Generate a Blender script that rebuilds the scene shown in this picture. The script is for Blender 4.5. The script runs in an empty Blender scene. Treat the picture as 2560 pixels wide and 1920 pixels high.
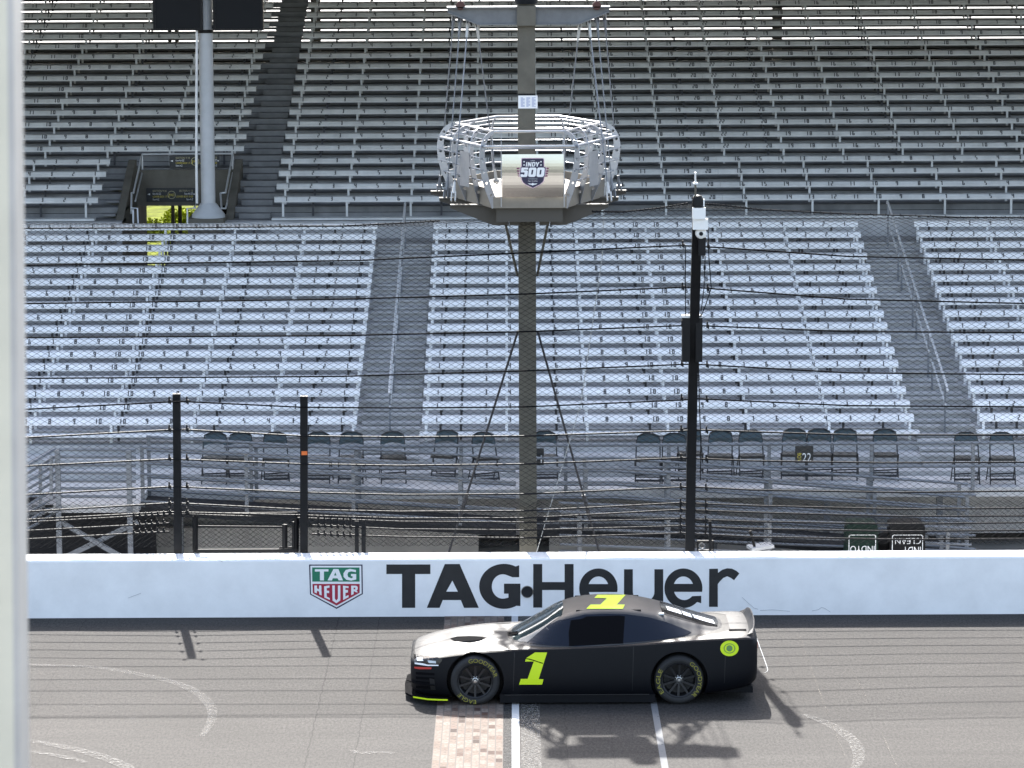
import bpy, bmesh, math, random
from mathutils import Vector, Matrix
from mathutils.geometry import tessellate_polygon
from mathutils.bvhtree import BVHTree
random.seed(7)
R = math.radians
scene = bpy.context.scene
COL = scene.collection
# ------------------------------------------------------------------ camera
CH, PITCH, ROLL, FPX = 11.27, R(8.07), R(-0.25), 8880.0
cam_d = bpy.data.cameras.new('camera')
cam = bpy.data.objects.new('camera', cam_d); COL.objects.link(cam)
cam_d.sensor_width = 36.0
cam_d.lens = 36.0 * FPX / 2560.0
cam_d.clip_start = 0.1; cam_d.clip_end = 3000
cam.location = (0, 0, CH)
cam.rotation_euler = (Matrix.Rotation(R(90) - PITCH, 3, 'X') @ Matrix.Rotation(ROLL, 3, 'Z')).to_euler()
cam_d.dof.use_dof = True
cam_d.dof.focus_distance = 53.0
cam_d.dof.aperture_fstop = 22.0
scene.camera = cam
CAMP = Vector((0, 0, CH))

def ray(px, py):
    """direction of the sight line through a photo pixel, unit depth"""
    u = (px - 1280.0) / FPX; v = (960.0 - py) / FPX
    c, s = math.cos(ROLL), math.sin(ROLL)
    X = u * c - v * s; V = u * s + v * c
    return Vector((X, math.cos(PITCH) + V * math.sin(PITCH), -math.sin(PITCH) + V * math.cos(PITCH)))
def atD(px, py, D): return CAMP + ray(px, py) * D
def atY(px, py, Y):
    d = ray(px, py); return CAMP + d * (Y / d.y)
def atZ(px, py, Z):
    d = ray(px, py); return CAMP + d * ((Z - CH) / d.z)

# ------------------------------------------------------------------ materials
def mat(name, col, rough=0.6, metal=0.0, noise=0.0, nscale=3.0, spec=0.5, bump=0.0, bscale=40.0, stretch=None):
    m = bpy.data.materials.new(name); m.use_nodes = True
    nt = m.node_tree; b = nt.nodes['Principled BSDF']
    b.inputs['Base Color'].default_value = (*col, 1)
    b.inputs['Roughness'].default_value = rough
    b.inputs['Metallic'].default_value = metal
    b.inputs['Specular IOR Level'].default_value = spec
    if noise or bump:
        geo = nt.nodes.new('ShaderNodeNewGeometry')
        src = geo.outputs['Position']
        if stretch:
            mp = nt.nodes.new('ShaderNodeMapping'); mp.inputs['Scale'].default_value = stretch
            nt.links.new(src, mp.inputs['Vector']); src = mp.outputs['Vector']
    if noise:
        n = nt.nodes.new('ShaderNodeTexNoise'); n.inputs['Scale'].default_value = nscale
        n.inputs['Detail'].default_value = 8; n.inputs['Roughness'].default_value = 0.65
        nt.links.new(src, n.inputs['Vector'])
        r = nt.nodes.new('ShaderNodeValToRGB')
        r.color_ramp.elements[0].position = 0.32; r.color_ramp.elements[1].position = 0.68
        r.color_ramp.elements[0].color = (*[c * (1 - noise) for c in col], 1)
        r.color_ramp.elements[1].color = (*[min(1, c * (1 + noise)) for c in col], 1)
        nt.links.new(n.outputs['Fac'], r.inputs['Fac'])
        nt.links.new(r.outputs['Color'], b.inputs['Base Color'])
    if bump:
        n2 = nt.nodes.new('ShaderNodeTexNoise'); n2.inputs['Scale'].default_value = bscale; n2.inputs['Detail'].default_value = 5
        nt.links.new(src, n2.inputs['Vector'])
        bp = nt.nodes.new('ShaderNodeBump'); bp.inputs['Strength'].default_value = bump; bp.inputs['Distance'].default_value = 0.02
        nt.links.new(n2.outputs['Fac'], bp.inputs['Height']); nt.links.new(bp.outputs['Normal'], b.inputs['Normal'])
    return m

M = {}
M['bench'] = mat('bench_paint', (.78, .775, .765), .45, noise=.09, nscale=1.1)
M['bench_shaded'] = mat('bench_paint_shaded', (.56, .56, .545), .5, noise=.16, nscale=2.0)  # same bench paint greyed: the upper tier's shade put into its colour
M['digit'] = mat('stencil_black', (.02, .02, .025), .6)
M['bracket'] = mat('dark_bracket', (.035, .035, .04), .6)
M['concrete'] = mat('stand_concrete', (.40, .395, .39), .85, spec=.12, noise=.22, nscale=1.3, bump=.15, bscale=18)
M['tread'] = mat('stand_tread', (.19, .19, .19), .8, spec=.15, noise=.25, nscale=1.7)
M['under_shade'] = mat('under_stand_shade', (.025, .024, .023), .9, spec=.05, noise=.3, nscale=.8)  # near-black: shade under the stand and deck put into the colour
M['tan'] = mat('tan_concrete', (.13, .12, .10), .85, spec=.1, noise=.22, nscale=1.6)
M['yard'] = mat('yard_concrete', (.34, .33, .31), .9, noise=.2, nscale=.9, spec=.1, bump=.1)
M['wall'] = mat('wall_paint', (.79, .79, .79), .5, noise=.07, nscale=1.7, bump=.12, bscale=7)
M['black_paint'] = mat('black_lettering', (.012, .012, .013), .55, noise=.3, nscale=6)
M['green_paint'] = mat('green_paint', (.012, .17, .09), .5)
M['red_paint'] = mat('crimson_paint', (.36, .012, .04), .5)
M['navy_paint'] = mat('navy_paint', (.015, .012, .045), .5)
M['white_paint'] = mat('white_paint', (.80, .80, .80), .5)
M['fence_black'] = mat('fence_black', (.006, .006, .007), .5, spec=.22, noise=.3, nscale=5)
M['cable_dark'] = mat('fence_cable_dark', (.006, .006, .007), .8, spec=.04)
M['cable'] = mat('fence_cable', (.010, .010, .011), .45, spec=.11)
M['mesh'] = mat('chain_link_wire', (.007, .008, .010), .7, spec=.1)
M['deck'] = mat('deck_concrete', (.46, .45, .44), .85, spec=.12, noise=.15, nscale=1.2)
M['ramp_shade'] = mat('ramp_slab_shade', (.025, .026, .028), .9, spec=.05, noise=.2)  # near-black: the dark gaps behind the rails put into the slab colour
M['galv'] = mat('galvanised_pipe', (.17, .18, .195), .5, metal=.1, noise=.15, nscale=3)
M['galv_light'] = mat('galvanised_light', (.60, .61, .62), .45, metal=.4, noise=.1, nscale=3)
M['mast'] = mat('weathered_steel', (.105, .096, .075), .65, metal=.1, noise=.2, nscale=3.5)
M['beam'] = mat('grey_steel', (.145, .15, .155), .55, metal=.2, noise=.25, nscale=2.5)
M['alu'] = mat('brushed_aluminium', (.36, .37, .39), .38, metal=.6, noise=.08, nscale=8)
M['stainless'] = mat('stainless_sheet', (.40, .39, .37), .13, metal=1.0, noise=.05, nscale=2)
M['platform'] = mat('platform_steel', (.20, .18, .15), .45, metal=.3, noise=.15, nscale=3)
M['pole'] = mat('pole_paint', (.42, .43, .44), .5, noise=.07, nscale=3)
M['screen'] = mat('screen_black', (.006, .007, .009), .6, spec=.2)
M['chair_shell'] = mat('chair_plastic', (.025, .045, .052), .45)
M['chair_frame'] = mat('chair_frame', (.012, .012, .013), .4)
M['sign_black'] = mat('sign_black', (.012, .013, .014), .5)
M['sign_yellow'] = mat('sign_yellow', (.62, .50, .06), .5)
M['sign_tan'] = mat('sign_tan', (.42, .38, .22), .5)
M['sign_white'] = mat('sign_white', (.78, .78, .78), .5)
M['cam_white'] = mat('camera_white', (.78, .78, .76), .4)
M['bin_green'] = mat('bin_green', (.006, .022, .015), .6, spec=.15)
M['bin_black'] = mat('bin_black', (.007, .007, .008), .6, spec=.15)
M['orange'] = mat('orange_tag', (.75, .16, .03), .5)
M['rust'] = mat('rusty_fitting', (.075, .028, .022), .7)
M['void'] = mat('dark_opening', (.012, .012, .014), .9)
M['roof'] = mat('roof_steel', (.16, .155, .145), .8, noise=.1)
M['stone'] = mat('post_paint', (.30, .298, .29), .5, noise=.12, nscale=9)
M['post_sunlit'] = mat('post_paint_sunlit', (.46, .44, .36), .5, noise=.08, nscale=9)  # the post's paint again, with sunlight on one face put into its colour
M['rope'] = mat('pale_rope', (.5, .5, .48), .7)

# ------------------------------------------------------------------ mesh building
class MB:
    def __init__(s): s.v = []; s.f = []; s.m = []
    def add(s, vs, fs, m=0):
        o = len(s.v); s.v += [Vector(v) for v in vs]
        for f in fs: s.f.append([i + o for i in f]); s.m.append(m)
    def box(s, x0, x1, y0, y1, z0, z1, m=0):
        vs = [(x0,y0,z0),(x1,y0,z0),(x1,y1,z0),(x0,y1,z0),(x0,y0,z1),(x1,y0,z1),(x1,y1,z1),(x0,y1,z1)]
        s.add(vs, [(0,3,2,1),(4,5,6,7),(0,1,5,4),(1,2,6,5),(2,3,7,6),(3,0,4,7)], m)
    def bar(s, p, q, w, h=None, m=0, up=(0,0,1)):
        """rectangular beam from p to q: w across, h along up"""
        p, q = Vector(p), Vector(q); h = w if h is None else h
        d = (q - p).normalized(); up = Vector(up)
        a = d.cross(up)
        if a.length < 1e-4: a = d.cross(Vector((0,1,0)))
        a.normalize(); b = a.cross(d).normalized()
        a = a * w / 2; b = b * h / 2
        vs = [p-a-b, p+a-b, p+a+b, p-a+b, q-a-b, q+a-b, q+a+b, q-a+b]
        s.add(vs, [(0,3,2,1),(4,5,6,7),(0,1,5,4),(1,2,6,5),(2,3,7,6),(3,0,4,7)], m)
    def tube(s, pts, r, n=6, m=0, closed=False):
        pts = [Vector(p) for p in pts]; N = len(pts); rings = []
        prev = None
        for i, p in enumerate(pts):
            a = pts[(i-1) % N] if (closed or i > 0) else p
            b = pts[(i+1) % N] if (closed or i < N-1) else p
            d = (b - a).normalized()
            ref = Vector((0,0,1)) if abs(d.z) < .9 else Vector((1,0,0))
            u = d.cross(ref).normalized(); w = u.cross(d).normalized()
            rr = r[i] if isinstance(r, (list, tuple)) else r
            rings.append([p + (u*math.cos(2*math.pi*k/n) + w*math.sin(2*math.pi*k/n))*rr for k in range(n)])
        vs = [v for ring in rings for v in ring]; fs = []
        for i in range(N if closed else N-1):
            j = (i+1) % N
            for k in range(n):
                l = (k+1) % n
                fs.append((i*n+k, j*n+k, j*n+l, i*n+l))
        if not closed:
            fs.append(tuple(range(n))); fs.append(tuple((N-1)*n + k for k in reversed(range(n))))
        s.add(vs, fs, m)
    def lathe(s, prof, c, axis='Z', n=24, m=0, caps=False):
        """prof: (radius, height along axis)"""
        c = Vector(c); vs = []; fs = []
        for (r, h) in prof:
            for k in range(n):
                a = 2*math.pi*k/n
                if axis == 'Z': vs.append(c + Vector((r*math.cos(a), r*math.sin(a), h)))
                else: vs.append(c + Vector((r*math.cos(a), h, r*math.sin(a))))
        for i in range(len(prof)-1):
            for k in range(n):
                l = (k+1) % n
                f = (i*n+k, i*n+l, (i+1)*n+l, (i+1)*n+k)
                fs.append(f if axis == 'Z' else f[::-1])
        if caps:
            fs.append(tuple(reversed(range(n)))); fs.append(tuple((len(prof)-1)*n+k for k in range(n)))
        s.add(vs, fs, m)
    def sheet(s, loops, fn, m=0):
        """flat filled outline (first loop) with holes, 2D points put in space by fn"""
        l3 = [[Vector((x, y, 0)) for x, y in lp] for lp in loops]
        tris = tessellate_polygon(l3)
        flat = [p for lp in loops for p in lp]
        s.add([fn(*p) for p in flat], [tuple(t) for t in tris], m)
    def plate(s, loops, fn, off, m=0):
        """a sheet with thickness: fn gives one side, off is the vector to the other"""
        off = Vector(off); flat = [p for lp in loops for p in lp]; n = len(flat)
        l3 = [[Vector((x, y, 0)) for x, y in lp] for lp in loops]
        tris = tessellate_polygon(l3)
        A = [Vector(fn(*p)) for p in flat]; B = [a + off for a in A]
        fs = [tuple(t) for t in tris] + [tuple(n + i for i in reversed(t)) for t in tris]
        o = 0
        for lp in loops:
            k = len(lp)
            for i in range(k): j = (i+1) % k; fs.append((o+i, o+j, n+o+j, n+o+i))
            o += k
        s.add(A + B, fs, m)
    def build(s, name, mats, parent=None, smooth=False, recalc=True):
        me = bpy.data.meshes.new(name)
        org = Vector((0,0,0)); q = parent
        while q is not None: org = org + q.location; q = q.parent
        me.from_pydata([tuple(v - org) for v in s.v], [], s.f)
        mats = mats if isinstance(mats, (list, tuple)) else [mats]
        for mm in mats: me.materials.append(mm)
        if len(mats) > 1: me.polygons.foreach_set('material_index', s.m)
        if recalc:
            bm = bmesh.new(); bm.from_mesh(me); bmesh.ops.recalc_face_normals(bm, faces=bm.faces); bm.to_mesh(me); bm.free()
        if smooth:
            me.polygons.foreach_set('use_smooth', [True]*len(me.polygons))
            me.set_sharp_from_angle(angle=R(38))
        me.update()
        o = bpy.data.objects.new(name, me); COL.objects.link(o)
        if parent is not None: o.parent = parent
        return o

def tag(o, label=None, cat=None, group=None, kind=None):
    if label: o['label'] = label
    if cat: o['category'] = cat
    if group: o['group'] = group
    if kind: o['kind'] = kind
    return o
def thing(name, label, cat, loc=(0,0,0), group=None):
    o = bpy.data.objects.new(name, None); COL.objects.link(o); o.location = loc
    o.empty_display_size = .2
    return tag(o, label, cat, group)
def copy_tree(o, parent=None):
    c = o.copy(); COL.objects.link(c)
    if parent is not None: c.parent = parent
    for ch in list(o.children): copy_tree(ch, c)
    return c
def structure(name, mb, m, **k):
    return tag(mb.build(name, m, **k), kind='structure')

_txt = {}
def text_geo(s):
    if s not in _txt:
        cu = bpy.data.curves.new('lettering', 'FONT'); cu.body = s
        cu.resolution_u = 3
        ob = bpy.data.objects.new('lettering', cu); COL.objects.link(ob)
        dg = bpy.context.evaluated_depsgraph_get()
        me = bpy.data.meshes.new_from_object(ob.evaluated_get(dg))
        vs = [(v.co.x, v.co.y) for v in me.vertices]; fs = [tuple(p.vertices) for p in me.polygons]
        x0 = min(v[0] for v in vs); x1 = max(v[0] for v in vs); y0 = min(v[1] for v in vs); y1 = max(v[1] for v in vs)
        vs = [((x-x0)/(x1-x0), (y-y0)/(y1-y0)) for x, y in vs]
        bpy.data.objects.remove(ob); bpy.data.curves.remove(cu); bpy.data.meshes.remove(me)
        _txt[s] = (vs, fs)
    return _txt[s]
def put_text(mb, s, fn, m=0):
    """fn maps (u,v) in the unit square of the text's own bounds to space"""
    vs, fs = text_geo(s); mb.add([fn(u, v) for u, v in vs], fs, m)

def arc(cx, cy, rx, ry, a0, a1, n=20):
    return [(cx + rx*math.cos(R(a0 + (a1-a0)*i/n)), cy + ry*math.sin(R(a0 + (a1-a0)*i/n))) for i in range(n+1)]
SEG = {'0':'abcdef','1':'bc','2':'abged','3':'abgcd','4':'fgbc','5':'afgcd','6':'afgedc','7':'abc','8':'abcdefg','9':'abcdfg'}
def seg_digits(mb, s, xc, fn, w=.036, h=1.0, t=.011, th=.17, m=1):
    """stencilled figures built of straight strokes; fn(x, k) with k 0..1 up the face"""
    pitch = w + .018; x = xc - pitch*(len(s)-1)/2
    for ch in s:
        a, b = x - w/2, x + w/2
        if ch == '1': a = x - t/2; b = x + t/2
        for g in SEG[ch]:
            if g == 'a': q = (a+t, b-t, h-th, h)
            elif g == 'd': q = (a+t, b-t, 0, th)
            elif g == 'g': q = (a+t, b-t, h/2-th/2, h/2+th/2)
            elif g == 'f': q = (a, a+t, h/2, h)
            elif g == 'e': q = (a, a+t, 0, h/2)
            elif g == 'b': q = (b-t, b, h/2, h)
            else: q = (b-t, b, 0, h/2)
            mb.add([fn(q[0],q[2]), fn(q[1],q[2]), fn(q[1],q[3]), fn(q[0],q[3])], [(0,1,2,3)], m)
        x += pitch

# ------------------------------------------------------------------ light
SUN = Vector((-0.15, 1.085, 1.0)).normalized()
SUN_EL = math.asin(SUN.z); SUN_AZ = math.atan2(SUN.x, SUN.y)
world = bpy.data.worlds.new('World'); scene.world = world; world.use_nodes = True
wn = world.node_tree
sky = wn.nodes.new('ShaderNodeTexSky'); sky.sky_type = 'NISHITA'; sky.sun_disc = False
sky.sun_elevation = SUN_EL; sky.sun_rotation = SUN_AZ
sky.air_density = 1.0; sky.dust_density = 2.5; sky.ozone_density = 0.6
bg = wn.nodes['Background']; bg.inputs['Strength'].default_value = 0.15
hs = wn.nodes.new('ShaderNodeHueSaturation'); hs.inputs['Saturation'].default_value = .80
wn.links.new(sky.outputs['Color'], hs.inputs['Color']); wn.links.new(hs.outputs['Color'], bg.inputs['Color'])
sun_d = bpy.data.lights.new('sun', 'SUN'); sun_d.energy = 4.5; sun_d.angle = R(0.53); sun_d.color = (1, .965, .91)
sun = bpy.data.objects.new('sun', sun_d); COL.objects.link(sun)
sun.rotation_euler = SUN.to_track_quat('Z', 'Y').to_euler()
sun.location = (-8, 60, 60)
scene.view_settings.view_transform = 'Standard'; scene.view_settings.look = 'None'
scene.view_settings.gamma = 1.0; scene.view_settings.exposure = 1.85
# ================================================================== ground and track
g = MB(); g.add([(-700,-60,-.05),(700,-60,-.05),(700,1500,-.05),(-700,1500,-.05)], [(0,1,2,3)])
structure('ground', g, M['yard'])

def track_material():
    m = bpy.data.materials.new('track_asphalt'); m.use_nodes = True
    nt = m.node_tree; N = nt.nodes; L = nt.links; b = N['Principled BSDF']
    b.inputs['Roughness'].default_value = .85; b.inputs['Specular IOR Level'].default_value = .26
    geo = N.new('ShaderNodeNewGeometry'); pos = geo.outputs['Position']
    def noise(scale, stretch=(1,1,1), detail=6, rough=.6):
        mp = N.new('ShaderNodeMapping'); mp.inputs['Scale'].default_value = stretch
        L.new(pos, mp.inputs['Vector'])
        t = N.new('ShaderNodeTexNoise'); t.inputs['Scale'].default_value = scale
        t.inputs['Detail'].default_value = detail; t.inputs['Roughness'].default_value = rough
        L.new(mp.outputs['Vector'], t.inputs['Vector']); return t.outputs['Fac']
    def math_(op, a, c=None, d=None, clamp=False):
        n = N.new('ShaderNodeMath'); n.operation = op; n.use_clamp = clamp
        for i, x in enumerate((a, c, d)):
            if x is None: continue
            if isinstance(x, (int, float)): n.inputs[i].default_value = x
            else: L.new(x, n.inputs[i])
        return n.outputs[0]
    def ramp(f, p0, p1, v0, v1):
        r = N.new('ShaderNodeMapRange'); r.inputs['From Min'].default_value = p0; r.inputs['From Max'].default_value = p1
        r.inputs['To Min'].default_value = v0; r.inputs['To Max'].default_value = v1
        L.new(f, r.inputs['Value']); return r.outputs['Result']
    v = ramp(noise(30, (1, .35, 1), 5, .85), .37, .63, .35, 1.72)          # aggregate
    v = math_('MULTIPLY', v, ramp(noise(1.6, (.12, 1.5, 1)), .3, .7, .86, 1.14))   # lengthwise streaks
    v = math_('MULTIPLY', v, ramp(noise(.7, (.6, .9, 1)), .3, .7, .86, 1.16))
    v = math_('MULTIPLY', v, ramp(noise(5, (.05, 3.5, 1), 3), .60, .72, 1.0, .74))  # rubber lines
    sx = N.new('ShaderNodeSeparateXYZ'); L.new(pos, sx.inputs[0]); X = sx.outputs[0]
    wob = math_('MULTIPLY', math_('SUBTRACT', noise(3.0, (0, 1, 0), 4), .5), .10)
    XX = math_('ADD', X, wob)
    for x0, w, dark in ((-2.06, .009, .35), (-2.69, .010, .3), (.70, .008, .6), (1.30, .007, .65), (4.02, .008, .7), (-6.6, .008, .6)):
        d = math_('ABSOLUTE', math_('SUBTRACT', XX, x0))
        v = math_('MULTIPLY', v, ramp(d, w*.5, w*1.2, dark, 1.0))
    mix = N.new('ShaderNodeMix'); mix.data_type = 'RGBA'; mix.blend_type = 'MULTIPLY'; mix.inputs['Factor'].default_value = 1
    mix.inputs['A'].default_value = (.0285, .0262, .0243, 1)
    cb = N.new('ShaderNodeCombineColor')
    for i in range(3): L.new(v, cb.inputs[i])
    L.new(cb.outputs[0], mix.inputs['B']); L.new(mix.outputs['Result'], b.inputs['Base Color'])
    bp = N.new('ShaderNodeBump'); bp.inputs['Strength'].default_value = .35; bp.inputs['Distance'].default_value = .01
    L.new(noise(70, detail=3), bp.inputs['Height']); L.new(bp.outputs['Normal'], b.inputs['Normal'])
    return m
M['track'] = track_material()
WALL_Y = 53.9
t = MB(); t.add([(-150,20,0),(150,20,0),(150,WALL_Y+.2,0),(-150,WALL_Y+.2,0)], [(0,1,2,3)])
structure('race_track', t, M['track'])

def brick_material():
    m = bpy.data.materials.new('yard_of_bricks'); m.use_nodes = True
    nt = m.node_tree; N = nt.nodes; L = nt.links; b = N['Principled BSDF']
    b.inputs['Roughness'].default_value = .8; b.inputs['Specular IOR Level'].default_value = .14
    geo = N.new('ShaderNodeNewGeometry'); sx = N.new('ShaderNodeSeparateXYZ'); L.new(geo.outputs['Position'], sx.inputs[0])
    ax = N.new('ShaderNodeMath'); ax.inputs[1].default_value = 1.057; L.new(sx.outputs[0], ax.inputs[0])
    cx = N.new('ShaderNodeCombineXYZ'); L.new(sx.outputs[1], cx.inputs[0]); L.new(ax.outputs[0], cx.inputs[1])
    br = N.new('ShaderNodeTexBrick'); br.offset = .37; br.offset_frequency = 3; br.squash = 1
    br.inputs['Color1'].default_value = (0,0,0,1); br.inputs['Color2'].default_value = (1,1,1,1)
    br.inputs['Mortar'].default_value = (.5,.5,.5,1)
    br.inputs['Scale'].default_value = 1; br.inputs['Mortar Size'].default_value = .010
    br.inputs['Mortar Smooth'].default_value = .3
    br.inputs['Brick Width'].default_value = .205; br.inputs['Row Height'].default_value = .1022
    L.new(cx.outputs[0], br.inputs['Vector'])
    r = N.new('ShaderNodeValToRGB'); cr = r.color_ramp; cr.interpolation = 'LINEAR'
    cols = [(0,(.040,.028,.024)),(.08,(.070,.042,.033)),(.20,(.125,.094,.076)),(.5,(.160,.130,.108)),(.8,(.18,.150,.127)),(1,(.125,.085,.068))]
    cr.elements[0].color = (*cols[0][1],1); cr.elements[1].color = (*cols[-1][1],1)
    for p, c in cols[1:-1]:
        e = cr.elements.new(p); e.color = (*c,1)
    L.new(br.outputs['Color'], r.inputs['Fac'])
    n = N.new('ShaderNodeTexNoise'); n.inputs['Scale'].default_value = 24; n.inputs['Detail'].default_value = 6
    L.new(geo.outputs['Position'], n.inputs['Vector'])
    mr = N.new('ShaderNodeMapRange'); mr.inputs['From Min'].default_value = .3; mr.inputs['From Max'].default_value = .7
    mr.inputs['To Min'].default_value = .62; mr.inputs['To Max'].default_value = 1.25; L.new(n.outputs['Fac'], mr.inputs['Value'])
    cb = N.new('ShaderNodeCombineColor')
    for i in range(3): L.new(mr.outputs['Result'], cb.inputs[i])
    mu = N.new('ShaderNodeMix'); mu.data_type = 'RGBA'; mu.blend_type = 'MULTIPLY'; mu.inputs['Factor'].default_value = 1
    L.new(r.outputs['Color'], mu.inputs['A']); L.new(cb.outputs[0], mu.inputs['B'])
    mo = N.new('ShaderNodeMix'); mo.data_type = 'RGBA'; mo.inputs['B'].default_value = (.10,.086,.077,1)
    L.new(br.outputs['Fac'], mo.inputs['Factor']); L.new(mu.outputs['Result'], mo.inputs['A'])
    L.new(mo.outputs['Result'], b.inputs['Base Color'])
    return m
b_ = MB(); b_.add([(-1.057,20,.004),(-.137,20,.004),(-.137,WALL_Y,.004),(-1.057,WALL_Y,.004)], [(0,1,2,3)])
structure('brick_strip', b_, brick_material())

def worn(name, col, lo, hi, scale=14, stretch=(1,1,1), amount=1.0):
    """paint or chalk worn through to the asphalt in patches"""
    m = bpy.data.materials.new(name); m.use_nodes = True
    nt = m.node_tree; N = nt.nodes; L = nt.links; b = N['Principled BSDF']
    b.inputs['Base Color'].default_value = (*col,1); b.inputs['Roughness'].default_value = .85; b.inputs['Specular IOR Level'].default_value = .2
    geo = N.new('ShaderNodeNewGeometry'); mp = N.new('ShaderNodeMapping'); mp.inputs['Scale'].default_value = stretch
    L.new(geo.outputs['Position'], mp.inputs['Vector'])
    n = N.new('ShaderNodeTexNoise'); n.inputs['Scale'].default_value = scale; n.inputs['Detail'].default_value = 8; n.inputs['Roughness'].default_value = .7
    L.new(mp.outputs['Vector'], n.inputs['Vector'])
    r = N.new('ShaderNodeMapRange'); r.inputs['From Min'].default_value = lo; r.inputs['From Max'].default_value = hi
    r.inputs['To Min'].default_value = 0; r.inputs['To Max'].default_value = amount
    L.new(n.outputs['Fac'], r.inputs['Value'])
    tr = N.new('ShaderNodeBsdfTransparent'); mx = N.new('ShaderNodeMixShader')
    L.new(r.outputs['Result'], mx.inputs['Fac']); L.new(tr.outputs[0], mx.inputs[1]); L.new(b.outputs[0], mx.inputs[2])
    L.new(mx.outputs[0], N['Material Output'].inputs['Surface'])
    return m
M['line_white'] = worn('line_white', (.46,.465,.47), .16, .36)
M['line_grey'] = worn('line_grey', (.14,.143,.147), .2, .42)
M['dark_seal'] = worn('dark_seal', (.05,.049,.048), .3, .55, 8, amount=.8)
M['chalk'] = worn('chalk', (.24,.23,.215), .45, .66, 22, amount=.75)
M['chalk_faint'] = worn('chalk_faint', (.20,.19,.18), .50, .72, 18, amount=.55)
M['scratch'] = worn('scratch', (.17,.155,.135), .42, .62, 9, (1,.8,1), amount=.8)
def strip(name, x0, x1, y0, y1, m, z=.004):
    s = MB(); s.add([(x0,y0,z),(x1,y0,z),(x1,y1,z),(x0,y1,z)], [(0,1,2,3)]); structure(name, s, m)
strip('painted_line', -.022, .078, 20, WALL_Y, M['line_white'])
strip('painted_line', 1.895, 1.985, 20, WALL_Y, M['line_grey'])
strip('seal_strip', -.135, -.024, 20, WALL_Y, M['dark_seal'])
strip('worn_paint', .10, .36, 20, WALL_Y, M['chalk'])

def ribbon(name, pix, w, m, z=.006):
    """tyre scuff or scratch along a line on the ground, w metres wide (may vary)"""
    P = [atZ(x, y, z) for x, y in pix]
    # smooth
    for _ in range(2):
        Q = [P[0]]
        for a, b in zip(P, P[1:]): Q += [a.lerp(b, .25), a.lerp(b, .75)]
        P = Q + [P[-1]]
    s = MB(); L_ = []; R_ = []
    for i, p in enumerate(P):
        d = (P[min(i+1, len(P)-1)] - P[max(i-1, 0)]).normalized(); n = Vector((-d.y, d.x, 0))
        k = i / (len(P)-1); ww = w * (.35 + .65*math.sin(math.pi*min(1, max(0, .08 + .84*k))))
        L_.append(p + n*ww/2); R_.append(p - n*ww/2)
    k = len(P); s.add(L_ + R_, [(i, i+1, k+i+1, k+i) for i in range(k-1)])
    structure(name, s, m)
ribbon('tyre_scuff', [(70,1661),(150,1664),(240,1667),(330,1681),(420,1700),(480,1722),(515,1748),(532,1775),(530,1805),(505,1840)], .16, M['chalk'])
ribbon('tyre_scuff', [(60,1850),(130,1860),(220,1880),(290,1903),(330,1925),(350,1960)], .2, M['chalk'], .008)
ribbon('tyre_scuff', [(60,1876),(110,1883),(170,1893),(215,1906)], .13, M['chalk'], .010)
ribbon('tyre_scuff', [(180,1755),(240,1765),(290,1780),(340,1798)], .07, M['chalk_faint'], .007)
ribbon('tyre_scuff', [(2010,1786),(2060,1803),(2110,1830),(2142,1862),(2150,1893),(2135,1925)], .18, M['chalk'], .006)
ribbon('scratch_mark', [(1884,1568),(1895,1605),(1908,1640),(1918,1668),(1920,1678),(1910,1682)], .009, M['line_white'], .007)
ribbon('scratch_mark', [(2000,1588),(2010,1620),(2040,1705),(2080,1810),(2112,1890)], .012, M['scratch'], .008)
ribbon('scratch_mark', [(2132,1676),(2150,1712),(2172,1756)], .011, M['scratch'], .007)
ribbon('scratch_mark', [(2204,1830),(2225,1880),(2250,1930)], .012, M['scratch'], .007)
ribbon('tyre_scuff', [(880,1876),(905,1884),(950,1878),(985,1884)], .12, M['chalk'], .007)
ribbon('tyre_scuff', [(730,1862),(760,1858),(790,1863)], .1, M['chalk_faint'], .008)

# ================================================================== the white track wall and its lettering
wall = thing('track_wall', 'long white concrete track wall lettered TAG Heuer along the front', 'wall', (0, WALL_Y, 0))
WT, WH = .52, .914
w = MB()
prof = [(0,0),(0,WH-.035),(.012,WH-.01),(.035,WH),(WT-.03,WH),(WT,WH-.03),(WT,-.05),(0,-.05)]
X0, X1 = -60, 60
for i in range(len(prof)):
    a, b = prof[i], prof[(i+1) % len(prof)]
    w.add([(X0,WALL_Y+a[0],a[1]),(X1,WALL_Y+a[0],a[1]),(X1,WALL_Y+b[0],b[1]),(X0,WALL_Y+b[0],b[1])], [(0,1,2,3)])
w.build('concrete_body', M['wall'], wall)
def onwall(off):
    def fn(px, py):
        p = atY(px, py, WALL_Y); p.y -= off; return p
    return fn
LW = onwall(.003)
k = MB()
def Zp(zx, zy, x0=850, y0=1245, s=2.4578): return (x0 + zx/s, y0 + zy/s)
def rect(x0, y0, x1, y1): return [(x0,y0),(x1,y0),(x1,y1),(x0,y1)]
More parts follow.
